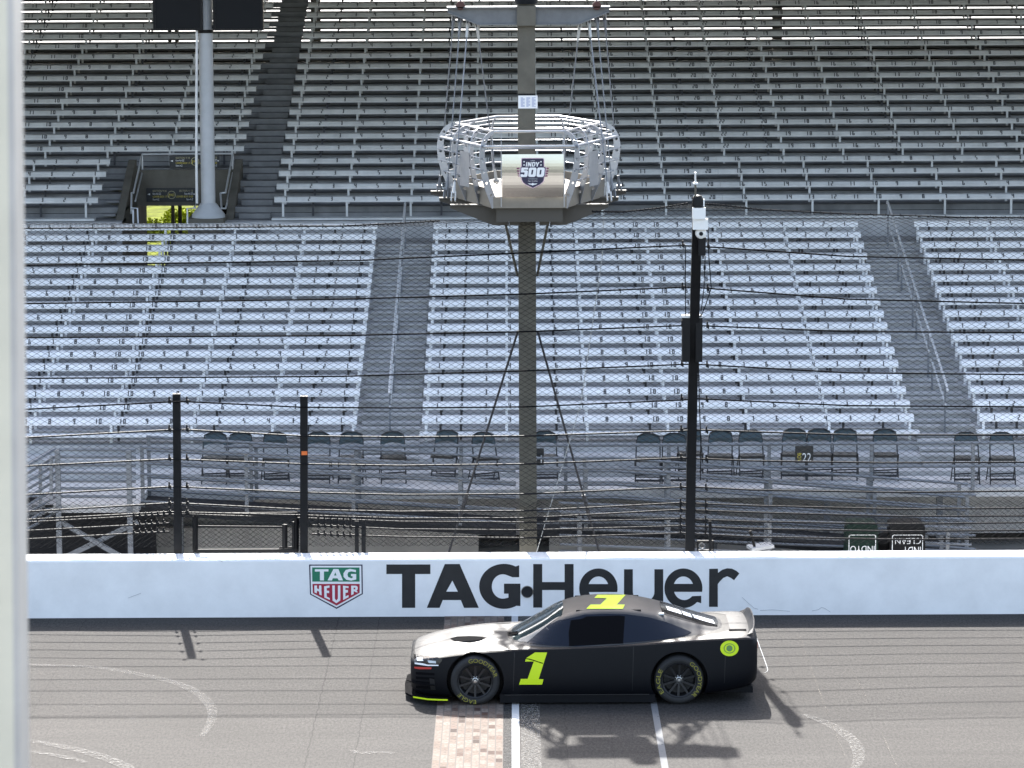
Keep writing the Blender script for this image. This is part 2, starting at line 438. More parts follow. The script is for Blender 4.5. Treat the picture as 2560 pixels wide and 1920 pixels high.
# T A G
k.sheet([[(966,1411),(1076,1411),(1076,1435),(1038,1435),(1038,1519.5),(1005,1519.5),(1005,1435),(966,1435)]], LW)
k.sheet([[(1112,1410),(1149,1410),(1197,1519.5),(1160,1519.5),(1152,1500),(1107,1500),(1099,1519.5),(1067,1519.5)],
         [(1131,1451.5),(1115.5,1479),(1144.5,1479)]], LW)
G = arc(1256, 1465.5, 58.5, 56, -39, -322, 40)
G = [(1298,1413)] + arc(1260,1465.5,62,56,-62,-180,16) + arc(1260,1465.5,62,56.5,-180,-300,20) + [(1301,1515),(1301,1459),(1260,1459),(1260,1484),(1271,1484),(1271,1494)] \
    + [(1262,1496)] + arc(1257,1466,27.5,30.5,-270,-70,24) + [(1281,1443),(1298,1443)]
k.sheet([G], LW)
# H e u e r
k.sheet([[(1333,1410),(1355.5,1410),(1355.5,1455),(1411.5,1455),(1411.5,1410),(1434,1410),(1434,1519),(1411.5,1519),(1411.5,1475),(1355.5,1475),(1355.5,1519),(1333,1519)]], LW)
def letter_e(x0, y0, x1, y1, t=22):
    cx, cy = (x0+x1)/2, (y0+y1)/2; rx, ry = (x1-x0)/2, (y1-y0)/2
    bar0, bar1 = cy - .02*ry*2 - 9, cy + 9
    a0 = -math.degrees(math.asin((bar1-cy)/ry))
    out = arc(cx, cy, rx, ry, -a0, -310, 44)
    end = (x1-3, cy+.62*ry)
    inn_rx, inn_ry = rx-t, ry-t+2
    tail = [(x1-3, y1-12), (x1-3, cy+.38*ry)]
    lower = arc(cx+2, cy, inn_rx+1, inn_ry, 42, 180-math.degrees(math.asin((bar1-cy)/inn_ry)), 18)
    out = arc(cx, cy, rx, ry, math.degrees(math.asin((bar1-cy)/ry)), -316, 48)
    loop = out + tail + lower
    hole_a = math.degrees(math.asin((cy-bar0)/inn_ry))
    hole = arc(cx, cy, inn_rx, inn_ry, -(180-hole_a), -hole_a, 18)
    return [loop, hole]
k.sheet(letter_e(1448,1421,1544,1521), LW)
k.sheet([[(1560,1423),(1582,1423),(1582,1478)] + arc(1604,1478,22,24,180,90,10) + arc(1614,1480,22,22,90,0,8) + [(1636,1423),(1658,1423),(1658,1519),(1637,1519),(1637,1508)]
         + arc(1608,1484,30,37,60,90,5) + arc(1600,1484,40,37,95,180,12)], LW)
k.sheet(letter_e(1661,1421,1756,1520), LW)
k.sheet([[(1773,1422),(1795,1421.5),(1795,1432)] + [(1806,1424),(1818,1420.5),(1830,1421.5),(1841,1427),(1848.5,1433.5),(1835,1450.5),(1828,1445),(1818,1440.5),(1808,1445),(1800,1453),(1794.5,1460),(1794.5,1517),(1772.5,1517)]], LW)
k.build('lettering', M['black_paint'], wall)
# shield
def Sp(zx, zy): return (740 + zx/6.506, 1390 + zy/6.506)
def S(*pts): return [Sp(*p) for p in pts]
k = MB()
k.sheet([S((212,138),(1082,138),(1088,618),(660,860),(228,625))], onwall(.003), 0)
k.sheet([S((234,157),(1062,157),(1068,608),(660,835),(246,615))], onwall(.006), 1)
k.sheet([S((263,185),(1033,185),(1035,415),(265,415))], onwall(.009), 2)
k.sheet([S((268,452),(1036,452),(1035,596),(660,804),(275,602))], onwall(.009), 3)
TW = onwall(.0115)
k.sheet([S((308,213),(528,213),(528,250),(455,250),(455,395),(390,395),(390,250),(308,250))], TW, 1)
k.sheet([S((610,210),(690,210),(765,395),(695,395),(675,360),(600,360),(585,395),(513,395)), S((640,262),(620,315),(660,315))], TW, 1)
k.sheet([S((975,225),(975,262),(900,247),(850,262),(838,300),(850,340),(900,360),(920,355),(920,325),(895,325),(895,290),(980,290),(980,380),(900,398),(820,385),(775,340),(772,280),(810,225),(880,207))], TW, 1)
k.sheet([S((300,477),(342,477),(342,525),(375,537),(375,477),(412,477),(418,640),(378,622),(378,578),(342,562),(340,605),(300,590))], TW, 1)
k.sheet([S((458,490),(545,477),(545,513),(500,520),(500,560),(540,565),(540,602),(500,598),(502,660),(550,682),(553,714),(462,672))], TW, 1)
k.sheet([S((590,477),(632,477),(632,690),(655,722),(682,690),(682,477),(722,477),(722,720),(657,765),(594,722))], TW, 1)
k.sheet([S((765,480),(855,490),(855,520),(805,515),(805,550),(845,550),(845,590),(805,598),(805,655),(855,632),(855,668),(768,712))], TW, 1)
k.sheet([S((898,480),(980,480),(1003,500),(1003,540),(985,560),(1003,580),(1000,592),(960,580),(945,568),(938,575),(938,618),(898,635)), S((938,512),(938,540),(965,540),(965,512))], TW, 1)
k.build('shield_emblem', [M['navy_paint'], M['white_paint'], M['green_paint'], M['red_paint']], wall)
# drain pipe through the wall
c = atY(1318, 1479, WALL_Y)
k = MB(); k.lathe([(.094,-.02),(.094,.0),(.086,.0),(.086,-.022),(.094,-.02)], (c.x, WALL_Y-.001, c.z), 'Y', 28)
k.lathe([(.086,-.015),(.080,-.012),(.0005,-.012)], (c.x, WALL_Y-.001, c.z), 'Y', 28, 1)
kk = k.build('drain_hole', [M['platform'], M['void']], wall, smooth=True)
# hairline cracks in the paint
M['crack'] = mat('hairline_crack', (.30,.31,.34), .8)
k = MB()
for pts in ([(1855,1493),(1870,1507),(1885,1520),(1895,1523)], [(2030,1527),(2046,1524),(2054,1518),(2062,1521),(2076,1530)], [(320,1495),(338,1488),(352,1483)], [(1900,1526),(1930,1524),(1975,1528)], [(548,1400),(556,1404)]):
    q = [LW(x, y) for x, y in pts]
    for a, b in zip(q, q[1:]): k.bar(a, b, .006, .004)
k.build('paint_crack', M['crack'], wall)
# ================================================================== grandstand
ORD = ['bottom','second','third','fourth','fifth','sixth','seventh','eighth','ninth','tenth','eleventh','twelfth','thirteenth',
       'fourteenth','fifteenth','sixteenth','seventeenth','eighteenth','nineteenth','twentieth','twenty-first']
# lower tier rows (front edge of each bench), straight line between measured first and last rows
a, b = atD(1280, 1050.5, 62.2), atD(1280, 564, 72.15)
LOW = [(a.y + (b.y-a.y)*i/16, a.z + (b.z-a.z)*i/16) for i in range(17)]
UPY = [496,464,431,401,368,338.5,307,276.6,247,217.6,190,162.7,136,111.8,87.4,61,34.5,10,-14,-37,-60]
UP = []
for i, y in enumerate(UPY):
    p = atD(1280, y, 74.5 + .754*i); UP.append((p.y, p.z))
# smooth the rise
dz = (UP[-1][1]-UP[0][1])/20
UP = [(UP[0][0] + (UP[-1][0]-UP[0][0])*i/20, .5*z + .5*(UP[0][1]+dz*i)) for i, (y, z) in enumerate(UP)]
LP = (LOW[1][0]-LOW[0][0]); UPP = UP[1][0]-UP[0][0]

gs = thing('grandstand', 'large two tier concrete grandstand with roof, bleacher rows and stairways behind the track fence', 'grandstand', (0, 62, 0))
VX0, VX1 = -8.12, -5.98          # the vomitory cut
AX = [(-2.72, -1.58), (7.04, 8.19)]   # lower aisles
# lower terraces
m = MB()
DECK_Z = 1.15
for i in range(-2, 17):
    Y = LOW[0][0] + LP*i; zf = LOW[0][1] - .38 + (LOW[1][1]-LOW[0][1])*i
    y0, y1 = Y - .22, Y - .22 + LP
    if i == 16: y1 = y0 + LP + .9
    if i < 15: m.box(-30, 30, y0, y1, DECK_Z - 1.0, zf)
    else:
        m.box(-30, VX0 - .05, y0, y1, DECK_Z - 1.0, zf); m.box(VX0 + 1.2, 30, y0, y1, DECK_Z - 1.0, zf)
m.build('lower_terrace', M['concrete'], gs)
for (x0, x1) in AX:
    for i in range(-1, 17):
        Y = LOW[0][0] + LP*i; zf = LOW[0][1] - .38 + (LOW[1][1]-LOW[0][1])*i
        m = MB(); m.box(x0+.06, x1-.06, Y - .22 - LP*.40, Y - .215, zf - .3, zf - .112); m.box(x0+.05, x1-.05, Y - .22 - LP*.47, Y - .214, zf - .111, zf - .076); m.box(x0+.03, x1-.03, Y - .27, Y - .05, zf + .002, zf + .036); m.build('aisle_step', M['concrete'], gs)
# front wall of the upper tier
yf = UP[0][0] - .42
m = MB()
zt = UP[0][1] - .40
for x0, x1 in ((-30, VX0), (VX1, 30)):
    m.box(x0, x1, yf - .16, yf - .02, 2.4, zt - .01)
m.build('tier_wall', M['concrete'], gs)
# upper treads: planks with open backs
m = MB()
for i, (Y, Z) in enumerate(UP):
    zf = Z - .40; y0, y1 = Y - .42, Y + UPP*.42
    spans = [(-30, 30)] if i >= 4 else [(-30, VX0), (VX1, 30)]
    for x0, x1 in spans:
        m.box(x0, x1, y0, y1, zf - .055, zf)
        m.box(x0, x1, y0 - .012, y0 + .02, zf - .11, zf + .006)      # nosing
        if i < 20: m.box(x0, x1, y1 - .02, y1 + .02, zf + (.002 if i < 13 else .036), zf + (UP[i+1][1]-Z) - .118)   # riser, open at the foot in the top rows
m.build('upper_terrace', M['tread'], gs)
for i, (Y, Z) in enumerate(UP):
    zf = Z - .40; m = MB()
    m.box(-5.72, -5.06, Y - .42 - UPP*.42, Y - .44, zf - .15, zf - .105)
    m.box(-5.72, -5.06, Y - .42 - UPP*.42, Y - .42 - UPP*.42 + .03, zf - .24, zf - .15)
    m.build('aisle_step', M['tread'], gs)
    if i < 4:
        m = MB(); m.box(-8.60, VX0 - .19, Y - .42 - UPP*.42, Y - .44, zf - .15, zf - .105); m.build('aisle_step', M['tread'], gs)
# vomitory: wing walls, lintel
m = MB()
for x0, x1 in ((VX0 - .16, VX0), (VX1, VX1 + .16)):
    m = MB()
    pf = [(UP[0][0] - .40, 1.2), (UP[0][0] - .40, UP[0][1] - .46), (UP[3][0] + .10, UP[3][1] + .02), (UP[3][0] + .30, UP[3][1] + .02), (UP[3][0] + .30, 4.55), (UP[3][0] + 2.2, 4.55), (UP[3][0] + 2.2, 1.0)]
    m.plate([pf], lambda y, z, x0=x0: Vector((x0, y, z)), (x1 - x0, 0, 0))
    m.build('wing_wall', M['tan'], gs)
yl = UP[4][0] - .46
m = MB()
m.box(VX0, VX1, yl - .13, yl + .02, atY(420, 513, yl).z, UP[4][1] - .42)
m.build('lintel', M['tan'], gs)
# plinth of the light pole
pz = atY(521, 543, 73.6).z
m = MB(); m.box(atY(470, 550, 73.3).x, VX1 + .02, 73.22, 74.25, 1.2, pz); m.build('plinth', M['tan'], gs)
# back wall with the passage through it, columns, roof
m = MB()
for x0, x1, z1 in ((-40, -11.3, 6.72), (-8.75, 40, 6.72)):
    m.box(x0, x1, 100, 100.3, -.05, z1)
m.box(-11.3, -8.75, 100, 100.3, 2.9, 6.72)
m.build('back_wall', M['under_shade'], gs)
m = MB(); m.box(-40, 40, 74.2, 100, -.045, .0); m.build('under_floor', M['under_shade'], gs)
for x, y in ((-9.46, 99), (-8.42, 90), (-17, 99), (-5.4, 99), (7.4, 99), (19, 99)):
    m = MB(); r_ = .045 if -9.6 < x < -8.3 else .13
    m.box(x - r_, x + r_, y - r_, y + r_, -.04, 13.1); m.build('column', M['tan'], gs)
m = MB()
RY0, RZ0 = 67.2, 11.5
m.add([(-45,RY0,RZ0),(45,RY0,RZ0),(45,106,13.6),(-45,106,13.6),(-45,RY0,RZ0+.35),(45,RY0,RZ0+.35),(45,106,13.95),(-45,106,13.95)],
      [(0,3,2,1),(4,5,6,7),(0,1,5,4),(1,2,6,5),(2,3,7,6),(3,0,4,7)])
m.build('roof', M['roof'], gs)

# ------------------------------------------------------------------ benches
PROF = [(.0,-.062),(.0,-.022),(.042,.040),(.075,.050),(.275,.050),(.275,.036),(.08,.034),(.022,-.028),(.022,-.062)]
def face(x, k):   # the sloping front facet that carries the figures
    k = -.22 + k*1.32
    return Vector((x, -.0055 + .042*k, -.020 + .062*k + .003))
def bench(label, x0, L, nums, pitch, first, legs, brackets, mats, group, leg_len=.325, fsc=1.0):
    root = thing('bleacher_bench', label, 'bench', (x0, 0, 0), group)
    s = MB(); n = len(PROF)
    s.add([(x0, *p) for p in PROF] + [(x0 + L, *p) for p in PROF],
          [(i, (i+1) % n, n + (i+1) % n, n + i) for i in range(n)] + [tuple(range(n)), tuple(range(2*n-1, n-1, -1))], 0)
    for k, t_ in enumerate(nums):
        if t_: seg_digits(s, t_, x0 + first + pitch*k, face, w=.046*fsc, t=.016*fsc)
    s.build('seat', [mats, M['digit']], root, recalc=False)
    lm = None
    for x in legs:
        if lm is None:
            q = MB(); q.box(x0 + x - .022, x0 + x + .022, .03, .075, -.055 - leg_len, -.030)
            q.box(x0 + x - .021, x0 + x + .021, .076, .25, -.06, -.001 + .03)
            lm = q.build('leg', mats, root); base = x
        else:
            c = lm.copy(); COL.objects.link(c); c.parent = root; c.location.x = x - base
    bmh = None
    for x in brackets:
        if bmh is None:
            q = MB(); q.box(x0 + x - .02, x0 + x + .02, .20, .25, -.37, .03)
            bmh = q.build('bracket', M['bracket'], root); base2 = x
        else:
            c = bmh.copy(); COL.objects.link(c); c.parent = root; c.location.x = x - base2
    return root
def rows(proto, spots, label_fn):
    for j, (i, Y, Z) in enumerate(spots):
        o = proto if j == 0 else copy_tree(proto)
        o.location = (o.location.x, Y, Z); o['label'] = label_fn(i)
PI_ = .4205
up10 = [str(k) for k in range(1, 11)]
low_nums = up10 + up10[::-1]
Ll = 8.62
lpitch = (Ll - .02)/20.2
lows = [(i, Y, Z) for i, (Y, Z) in enumerate(LOW)]
lleg = [.07 + 1.4133*k for k in range(7)]
lbr = [.32,.68,2.36,4.0,5.68,7.4,8.1]
def lowlabel(block):
    return lambda i: ('white bench in the %s row of the %s lower block, above the folding chairs' % (ORD[i], block)) if i == 0 else \
                     ('white numbered bench in the %s row up of the %s lower block' % (ORD[i], block)) if i < 16 else \
                     ('white numbered bench in the top row of the %s lower block' % block)
GL = 'white bleacher benches of the lower tier'
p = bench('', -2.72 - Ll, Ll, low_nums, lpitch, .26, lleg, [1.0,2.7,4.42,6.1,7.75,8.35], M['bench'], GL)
rows(p, lows, lowlabel('left'))
p = bench('', -1.58, Ll, low_nums, lpitch, .26, lleg, lbr, M['bench'], GL)
rows(p, lows, lowlabel('middle'))
p = bench('', 8.19, Ll, low_nums, lpitch, .26, lleg, lbr, M['bench'], GL)
rows(p, lows, lowlabel('right'))
# front footboards of the lowest row
FB = LOW[0]
for x0, x1, where in ((-2.72 - Ll - .1, -2.68, 'left'), (-1.62, 7.12, 'middle'), (8.13, 16.8, 'right')):
    m = MB(); m.box(x0, x1, FB[0] - .20, FB[0] + .09, FB[1] - .245, FB[1] - .205)
    tag(m.build('footboard', M['bench']), 'long white footboard under the bottom bench of the %s lower block' % where, 'footboard', 'white footboards')
# upper tier
GU = 'upper tier benches with shade in their paint'
upp = .47
Lr = 20*upp
def uplabel(block):
    return lambda i: 'shade-greyed numbered bench in the %s row%s of the %s upper block' % (ORD[i], ' up' if i else '', block)
ups = [(i, Y, Z) for i, (Y, Z) in enumerate(UP)]
X1 = -4.97
p = bench('', X1, Lr, [str(k) for k in range(1, 21)], upp, .26, [.18 + 1.34*k for k in range(7)], [.8,3.5,6.2,8.9], M['bench_shaded'], GU, .33, 1.1)
rows(p, ups, uplabel('centre'))
X2 = X1 + Lr + .005
p = bench('', X2, 22*upp, [str(k) for k in range(22, 0, -1)], upp, .26, [.22 + 1.30*k for k in range(8)], [1.2,4.0,6.8,9.6], M['bench_shaded'], GU, .33, 1.1)
rows(p, ups[4:], uplabel('right'))
p = bench('', X2, 16*upp, [str(k) for k in range(16, 0, -1)], upp, .45, [.5 + 1.39*k for k in range(6)], [1.9,4.7,7.4], M['bench_shaded'], GU, .33, 1.1)
rows(p, ups[:4], uplabel('right'))
Lf = 15*upp
p = bench('', -5.83 - Lf, Lf, [str(k) for k in range(15, 0, -1)], upp, .24, [Lf - .26 - 1.36*k for k in range(5)], [1.5,4.2,6.6], M['bench_shaded'], GU, .33, 1.1)
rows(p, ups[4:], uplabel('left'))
p = bench('', -8.67 - 9*upp, 9*upp, [str(k) for k in range(9, 0, -1)], upp, .24, [9*upp - .26 - 1.39*k for k in range(3)], [1.2,3.0], M['bench_shaded'], GU, .33, 1.1)
rows(p, ups[:4], lambda i: 'short shade-greyed bench left of the stair opening, %s row%s' % (ORD[i], ' up' if i else ''))
for x0, x1, nm in ((X1 - .03, 14.5, 'right of the stairs'), (-13, -8.7, 'left of the stair opening')):
    m = MB(); Y, Z = UP[0]; m.box(x0, x1, Y - .46, Y - .14, Z - .395, Z - .355)
    tag(m.build('footboard', M['bench_shaded']), 'shade-greyed footboard under the lowest upper tier bench, %s' % nm, 'footboard', 'upper footboards')

# ------------------------------------------------------------------ stair handrails in the lower aisles
for xa, sgn, nm in ((-2.15, -1, 'left'), (7.62, 1, 'right')):
    for q in range(4):
        r = thing('aisle_handrail', '%s grey handrail section in the %s lower stairway' % (['lowest','second','third','highest'][q], nm), 'handrail',
                  (xa, LOW[q*4+1][0], LOW[q*4+1][1] - .38), 'aisle handrails')
        i0, i1 = q*4 + .5, q*4 + 3.9
        def pt(i, h, dx=0):
            return Vector((xa + dx, LOW[0][0] + LP*i - .1, LOW[0][1] + (LOW[1][1]-LOW[0][1])*i - .38 + h))
        rl = MB(); rl.tube([pt(i0-.35, .84), pt(i0, .88), pt(i1, .88), pt(i1+.15, .80)], .021, 6); rl.build('top_rail', M['galv_light'], r, smooth=True)
        rl = MB(); rl.tube([pt(i0, .50), pt(i1, .50)], .018, 6); rl.build('lower_rail', M['galv_light'], r, smooth=True)
        for i in (i0 + .15, i1 - .2):
            po = MB(); po.tube([pt(i, -.01), pt(i, .88)], .02, 6); po.build('post', M['galv'], r, smooth=True)

# ------------------------------------------------------------------ railing and signs of the vomitory
r = thing('stairwell_railing', 'pale grey pipe railing around the stair opening in the upper tier', 'railing', (-7, 75, 4))
def rp(px, py, Y): return atY(px, py, Y)
yb = yl - .02
A = [rp(355, 386, yb), rp(582, 384, yb)]
m = MB(); m.tube(A, .022, 6); m.build('top_rail', M['galv_light'], r, smooth=True)
m = MB(); m.tube([rp(357, 426, yb), rp(580, 425, yb)], .018, 6); m.build('lower_rail', M['galv_light'], r, smooth=True)
yfm = UP[0][0] - .2
for xs in ((355, 332, 329), (582, 562, 560)):
    m = MB(); m.tube([rp(xs[0], 386, yb), rp(xs[0] + 2, 466, yb)], .022, 6); m.build('post', M['galv_light'], r, smooth=True)
    sg = xs[1] - xs[0]
    m = MB(); m.tube([rp(xs[0], 386, yb), rp(xs[0] + sg*.93, 482, UP[1][0])], .02, 6)
    m.tube([rp(xs[0]+1, 428, yb), rp(xs[0] + sg*.9 + 4, 503, UP[1][0])], .018, 6); m.build('sloping_rail', M['galv_light'], r, smooth=True)
m = MB(); m.tube([rp(329, 482, UP[1][0]), rp(328, 533, UP[0][0]), rp(328,520,UP[0][0]), rp(344, 521, UP[0][0]), rp(345, 560, UP[0][0] - .1)], .02, 6)
m.tube([rp(333, 524, UP[0][0]), rp(333, 560, UP[0][0]-.1)], .02, 6); m.build('end_loop', M['galv_light'], r, smooth=True)
m = MB(); m.tube([rp(562, 482, UP[1][0]), rp(551, 483, UP[1][0]), rp(554, 521, UP[0][0]), rp(564, 521, UP[0][0]), rp(570, 500, UP[1][0])], .02, 6); m.build('end_loop', M['galv_light'], r, smooth=True)
m = MB(); m.tube([rp(490, 520, 73.3), rp(468, 521, 73.15), rp(469, 575, 73.1)], .02, 6); m.build('end_loop', M['galv_light'], r, smooth=True)

def pad_sign(x0, y0, x1, y1, Y, label, sec):
    s = thing('direction_sign', label, 'sign', tuple(atY((x0+x1)/2, y1, Y)), 'black stand signs')
    A, B = atY(x0, y0, Y), atY(x1, y1, Y)
    m = MB(); m.box(A.x, B.x, Y - .02, Y, B.z, A.z); m.build('panel', M['sign_black'], s)
    W, H = B.x - A.x, A.z - B.z
    def fn(u0, v0, u1, v1, off=.024):
        return lambda u, v: Vector((A.x + W*(u0 + (u1-u0)*u), Y - off, A.z - H*(v1 + (v0-v1)*v)))
    m = MB()
    for j, (t1, t2, c) in enumerate(sec):
        v0 = .14 + .205*j; w1 = [.28,.17,.34,.13][j]
        put_text(m, t1, fn(.13, v0, .13 + w1, v0 + .14), c); put_text(m, t2, fn(.95 - w1, v0, .95, v0 + .14), c)
    m.sheet([[(.02,.45),(.075,.38),(.075,.52)]], lambda u, v: Vector((A.x + W*u, Y - .024, A.z - H*v)), 2)
    m.sheet([[(.995,.45),(.965,.38),(.965,.52)]], lambda u, v: Vector((A.x + W*u, Y - .024, A.z - H*v)), 2)
    k = W*.082
    cx, cz = A.x + W*.515, A.z - H*.5
    ring = arc(0, 0, k, k, 0, 360, 26)[:-1]; inn = arc(0, 0, k*.88, k*.88, 0, 360, 26)[:-1]
    m.sheet([ring, inn], lambda u, v: Vector((cx + u, Y - .0245, cz + v)), 1)
    put_text(m, 'PAD', lambda u, v: Vector((cx + (u-.5)*k*1.35, Y - .026, cz + (v-.5)*k*.6)), 0)
    m.build('lettering', [M['sign_yellow'], M['sign_tan'], M['sign_white']], s)
SEC = [('SECTION 9 10','SECTION 11 12',1), ('Row AA-ZZ','Row AA-ZZ',2), ('LOWER BOX 17-18','LOWER BOX 19-20',0), ('Row A-Z','Row A-Z',2)]
pad_sign(423, 388, 549, 419, yb - .08, 'black PAD section sign hung on the railing above the stair opening', SEC)
pad_sign(366, 470, 489, 504, yl - .15, 'black PAD section sign on the lintel directly over the stair opening', SEC)

# ------------------------------------------------------------------ light pole with two black screens
PYY = 73.6
cbase = atY(521.5, 543, PYY)
lp = thing('light_pole', 'thick pale grey pole on a flared cone base beside the stair opening', 'pole', (cbase.x, PYY, pz))
m = MB(); m.lathe([(.148, pz + .27), (.146, 11.72)], (cbase.x, PYY, 0), 'Z', 28); m.build('shaft', M['pole'], lp, smooth=True)
m = MB(); m.lathe([(.345, pz), (.345, pz + .05), (.335, pz + .07), (.17, pz + .285), (.149, pz + .30)], (cbase.x, PYY, 0), 'Z', 28); m.build('cone_base', M['pole'], lp, smooth=True)
m = MB()
c0 = [(486, 519), (492, 508), (491, 400), (491, 250), (492, 110), (492, 30), (489, 16), (480, 9), (462, 8), (434, 4)]
m.tube([atY(x, y, PYY - .18) for x, y in c0], .028, 8); m.build('conduit', M['galv_light'], lp, smooth=True)
m = MB(); q = atY(428, 0, PYY - .18); m.lathe([(.03, q.z - .06), (.045, q.z - .03), (.045, q.z + .2), (.02, q.z + .22)], (q.x, q.y, 0), 'Z', 12)
m.tube([(q.x, q.y, q.z - .04), (q.x - .05, q.y - .02, q.z - .12)], .012, 5); m.tube([(q.x, q.y, q.z - .04), (q.x + .05, q.y - .02, q.z - .11)], .012, 5)
m.build('fitting', M['galv_light'], lp, smooth=True)
m = MB(); q = atY(511, 78, PYY); m.lathe([(.15, -.035), (.16, -.035), (.16, .035), (.15, .035)], (cbase.x, PYY, q.z), 'Z', 24); m.build('strap', M['fence_black'], lp)
for x0, x1, nm in ((381, 506, 'left'), (531, 658, 'right')):
    A, B = atY(x0, -25, 73.25), atY(x1, 76, 73.25)
    s = thing('screen', 'black video screen hung on the %s side of the pale pole' % nm, 'screen', (0.5*(A.x+B.x), 73.3, B.z), 'screens on the pale pole')
    m = MB(); m.box(A.x + .05, B.x - .05, 73.27, 73.5, B.z + .04, A.z - .03); m.build('panel', M['screen'], s)
    m = MB()
    for bx in ((A.x, A.x + .05, B.z, A.z), (B.x - .05, B.x, B.z, A.z), (A.x + .05, B.x - .05, B.z, B.z + .04), (A.x + .05, B.x - .05, A.z - .03, A.z)):
        m.box(bx[0], bx[1], 73.25, 73.52, bx[2], bx[3])
    m.build('frame', M['fence_black'], s)
    m = MB(); m.box(min(B.x, cbase.x + .1) if nm == 'left' else cbase.x + .1, cbase.x - .1 if nm == 'left' else A.x, 73.55, 73.62, B.z + .03, B.z + .10)
    m.build('bracket', M['fence_black'], s)

# ------------------------------------------------------------------ beyond the stand: sunlit grass and shrubs seen through the passage
l = MB(); l.add([(-40,101,-.04),(30,101,-.04),(30,170,-.04),(-40,170,-.04)], [(0,1,2,3)])
M['grass'] = mat('grass', (.085,.10,.007), .9, spec=.03, noise=.7, nscale=1.3)
structure('lawn', l, M['grass'])
kx = MB(); kx.add([(-40,118.8,-.036),(30,118.8,-.036),(30,119.3,-.036),(-40,119.3,-.036)], [(0,1,2,3)]); structure('path', kx, M['yard'])
M['leaf'] = mat('shrub_leaf', (.30,.34,.025), .7, spec=.05, noise=.5, nscale=5)
def shrub(x, y, w, h):
    s = thing('shrub', 'yellow green shrub on the sunlit lawn beyond the stair passage', 'shrub', (x, y, 0), 'shrubs beyond the passage')
    m = MB()
    for _ in range(1500):
        t, u = random.random()*2*math.pi, random.random()**.5
        zz = random.random()**.8; rr = w/2*u*(1 - .5*zz**2)*(1 + .2*math.sin(3*t))
        p = Vector((x + rr*math.cos(t), y + rr*.8*math.sin(t), .05 + zz*h*(.75+.3*math.sin(5*t+x))))
        d = Vector((random.uniform(-1,1), random.uniform(-1,1), random.uniform(-.3,1))).normalized()*.075
        e = d.cross(Vector((random.uniform(-1,1), random.uniform(-1,1), random.uniform(-1,1)))).normalized()*.04
        m.add([p - d, p + e, p + d, p - e], [(0,1,2,3)])
    m.build('foliage', M['leaf'], s, recalc=False)
    m = MB(); m.tube([(x, y, -.05), (x + .05, y, h*.5)], [.05, .02], 6); m.build('stem', M['tan'], s)
for x, y, w_, h in ((-11.6, 113, 1.3, .55), (-10.35, 110.5, 1.0, .5), (-10.9, 117, 1.5, .5)): shrub(x, y, w_, h)
# ================================================================== catch fence on the wall
FY0 = WALL_Y + .80
def fy(z): 
    k = max(0, z - 1.0)/5.4
    return FY0 - .95*k*k
def onfence(px, py, off=0.0):
    z = 2.0
    for _ in range(6):
        p = atY(px, py, fy(z) + off); z = p.z
    return p
fen = thing('catch_fence', 'black catch fence of wire mesh and steel cables along the top of the track wall', 'fence', (0, FY0, WH))
TOP = [(-140,560),(69,558),(600,562),(850,565),(1080,556),(1178,548),(1270,556),(1370,552),(1460,533),(1600,527),(1720,508),(1850,522),(2100,535),(2400,543),(2760,540)]
TOPW = [onfence(*p) for p in TOP]
def ztop(x):
    for a, b in zip(TOPW, TOPW[1:]):
        if a.x <= x <= b.x: return a.z + (b.z - a.z)*(x - a.x)/(b.x - a.x)
    return TOPW[0].z if x < TOPW[0].x else TOPW[-1].z
FX0, FX1 = -8.9, 8.9
def wire_family(mb, sgn, dx, slope, z0, zfun, r, off, gap=None):
    """straight wires leaning one way; slope = dz/dx"""
    H = 7.0
    n0 = int((FX0 - H/slope)/dx) - 1; n1 = int((FX1 + H/slope)/dx) + 1
    for k in range(n0, n1):
        pts = []; x = k*dx; steps = 26
        jit = random.uniform(-.006, .006)
        for s_ in range(steps + 1):
            z = z0 + H*s_/steps; xx = x + sgn*(z - z0)/slope + jit + .012*math.sin(z*1.7 + x*.9)
            if not (FX0 <= xx <= FX1): continue
            zt_ = zfun(xx)
            if z > zt_:
                if pts: pts.append((xx, fy(zt_) + off, zt_))
                break
            pts.append((xx, fy(z) + off, z))
        if len(pts) > 1: mb.tube(pts, r, 3)
m = MB()
wire_family(m, 1, .135, .60, WH + .02, ztop, .0029, .10)
wire_family(m, -1, .135, .60, WH + .02, ztop, .0029, .111)
m.build('chain_link', M['mesh'], fen, recalc=False)
m = MB()
zl = lambda x: 1.62
wire_family(m, 1, .078, 1.0, WH + .02, zl, .0023, .13)
wire_family(m, -1, .078, 1.0, WH + .02, zl, .0023, .137)
m.build('chain_link', M['mesh'], fen, recalc=False)
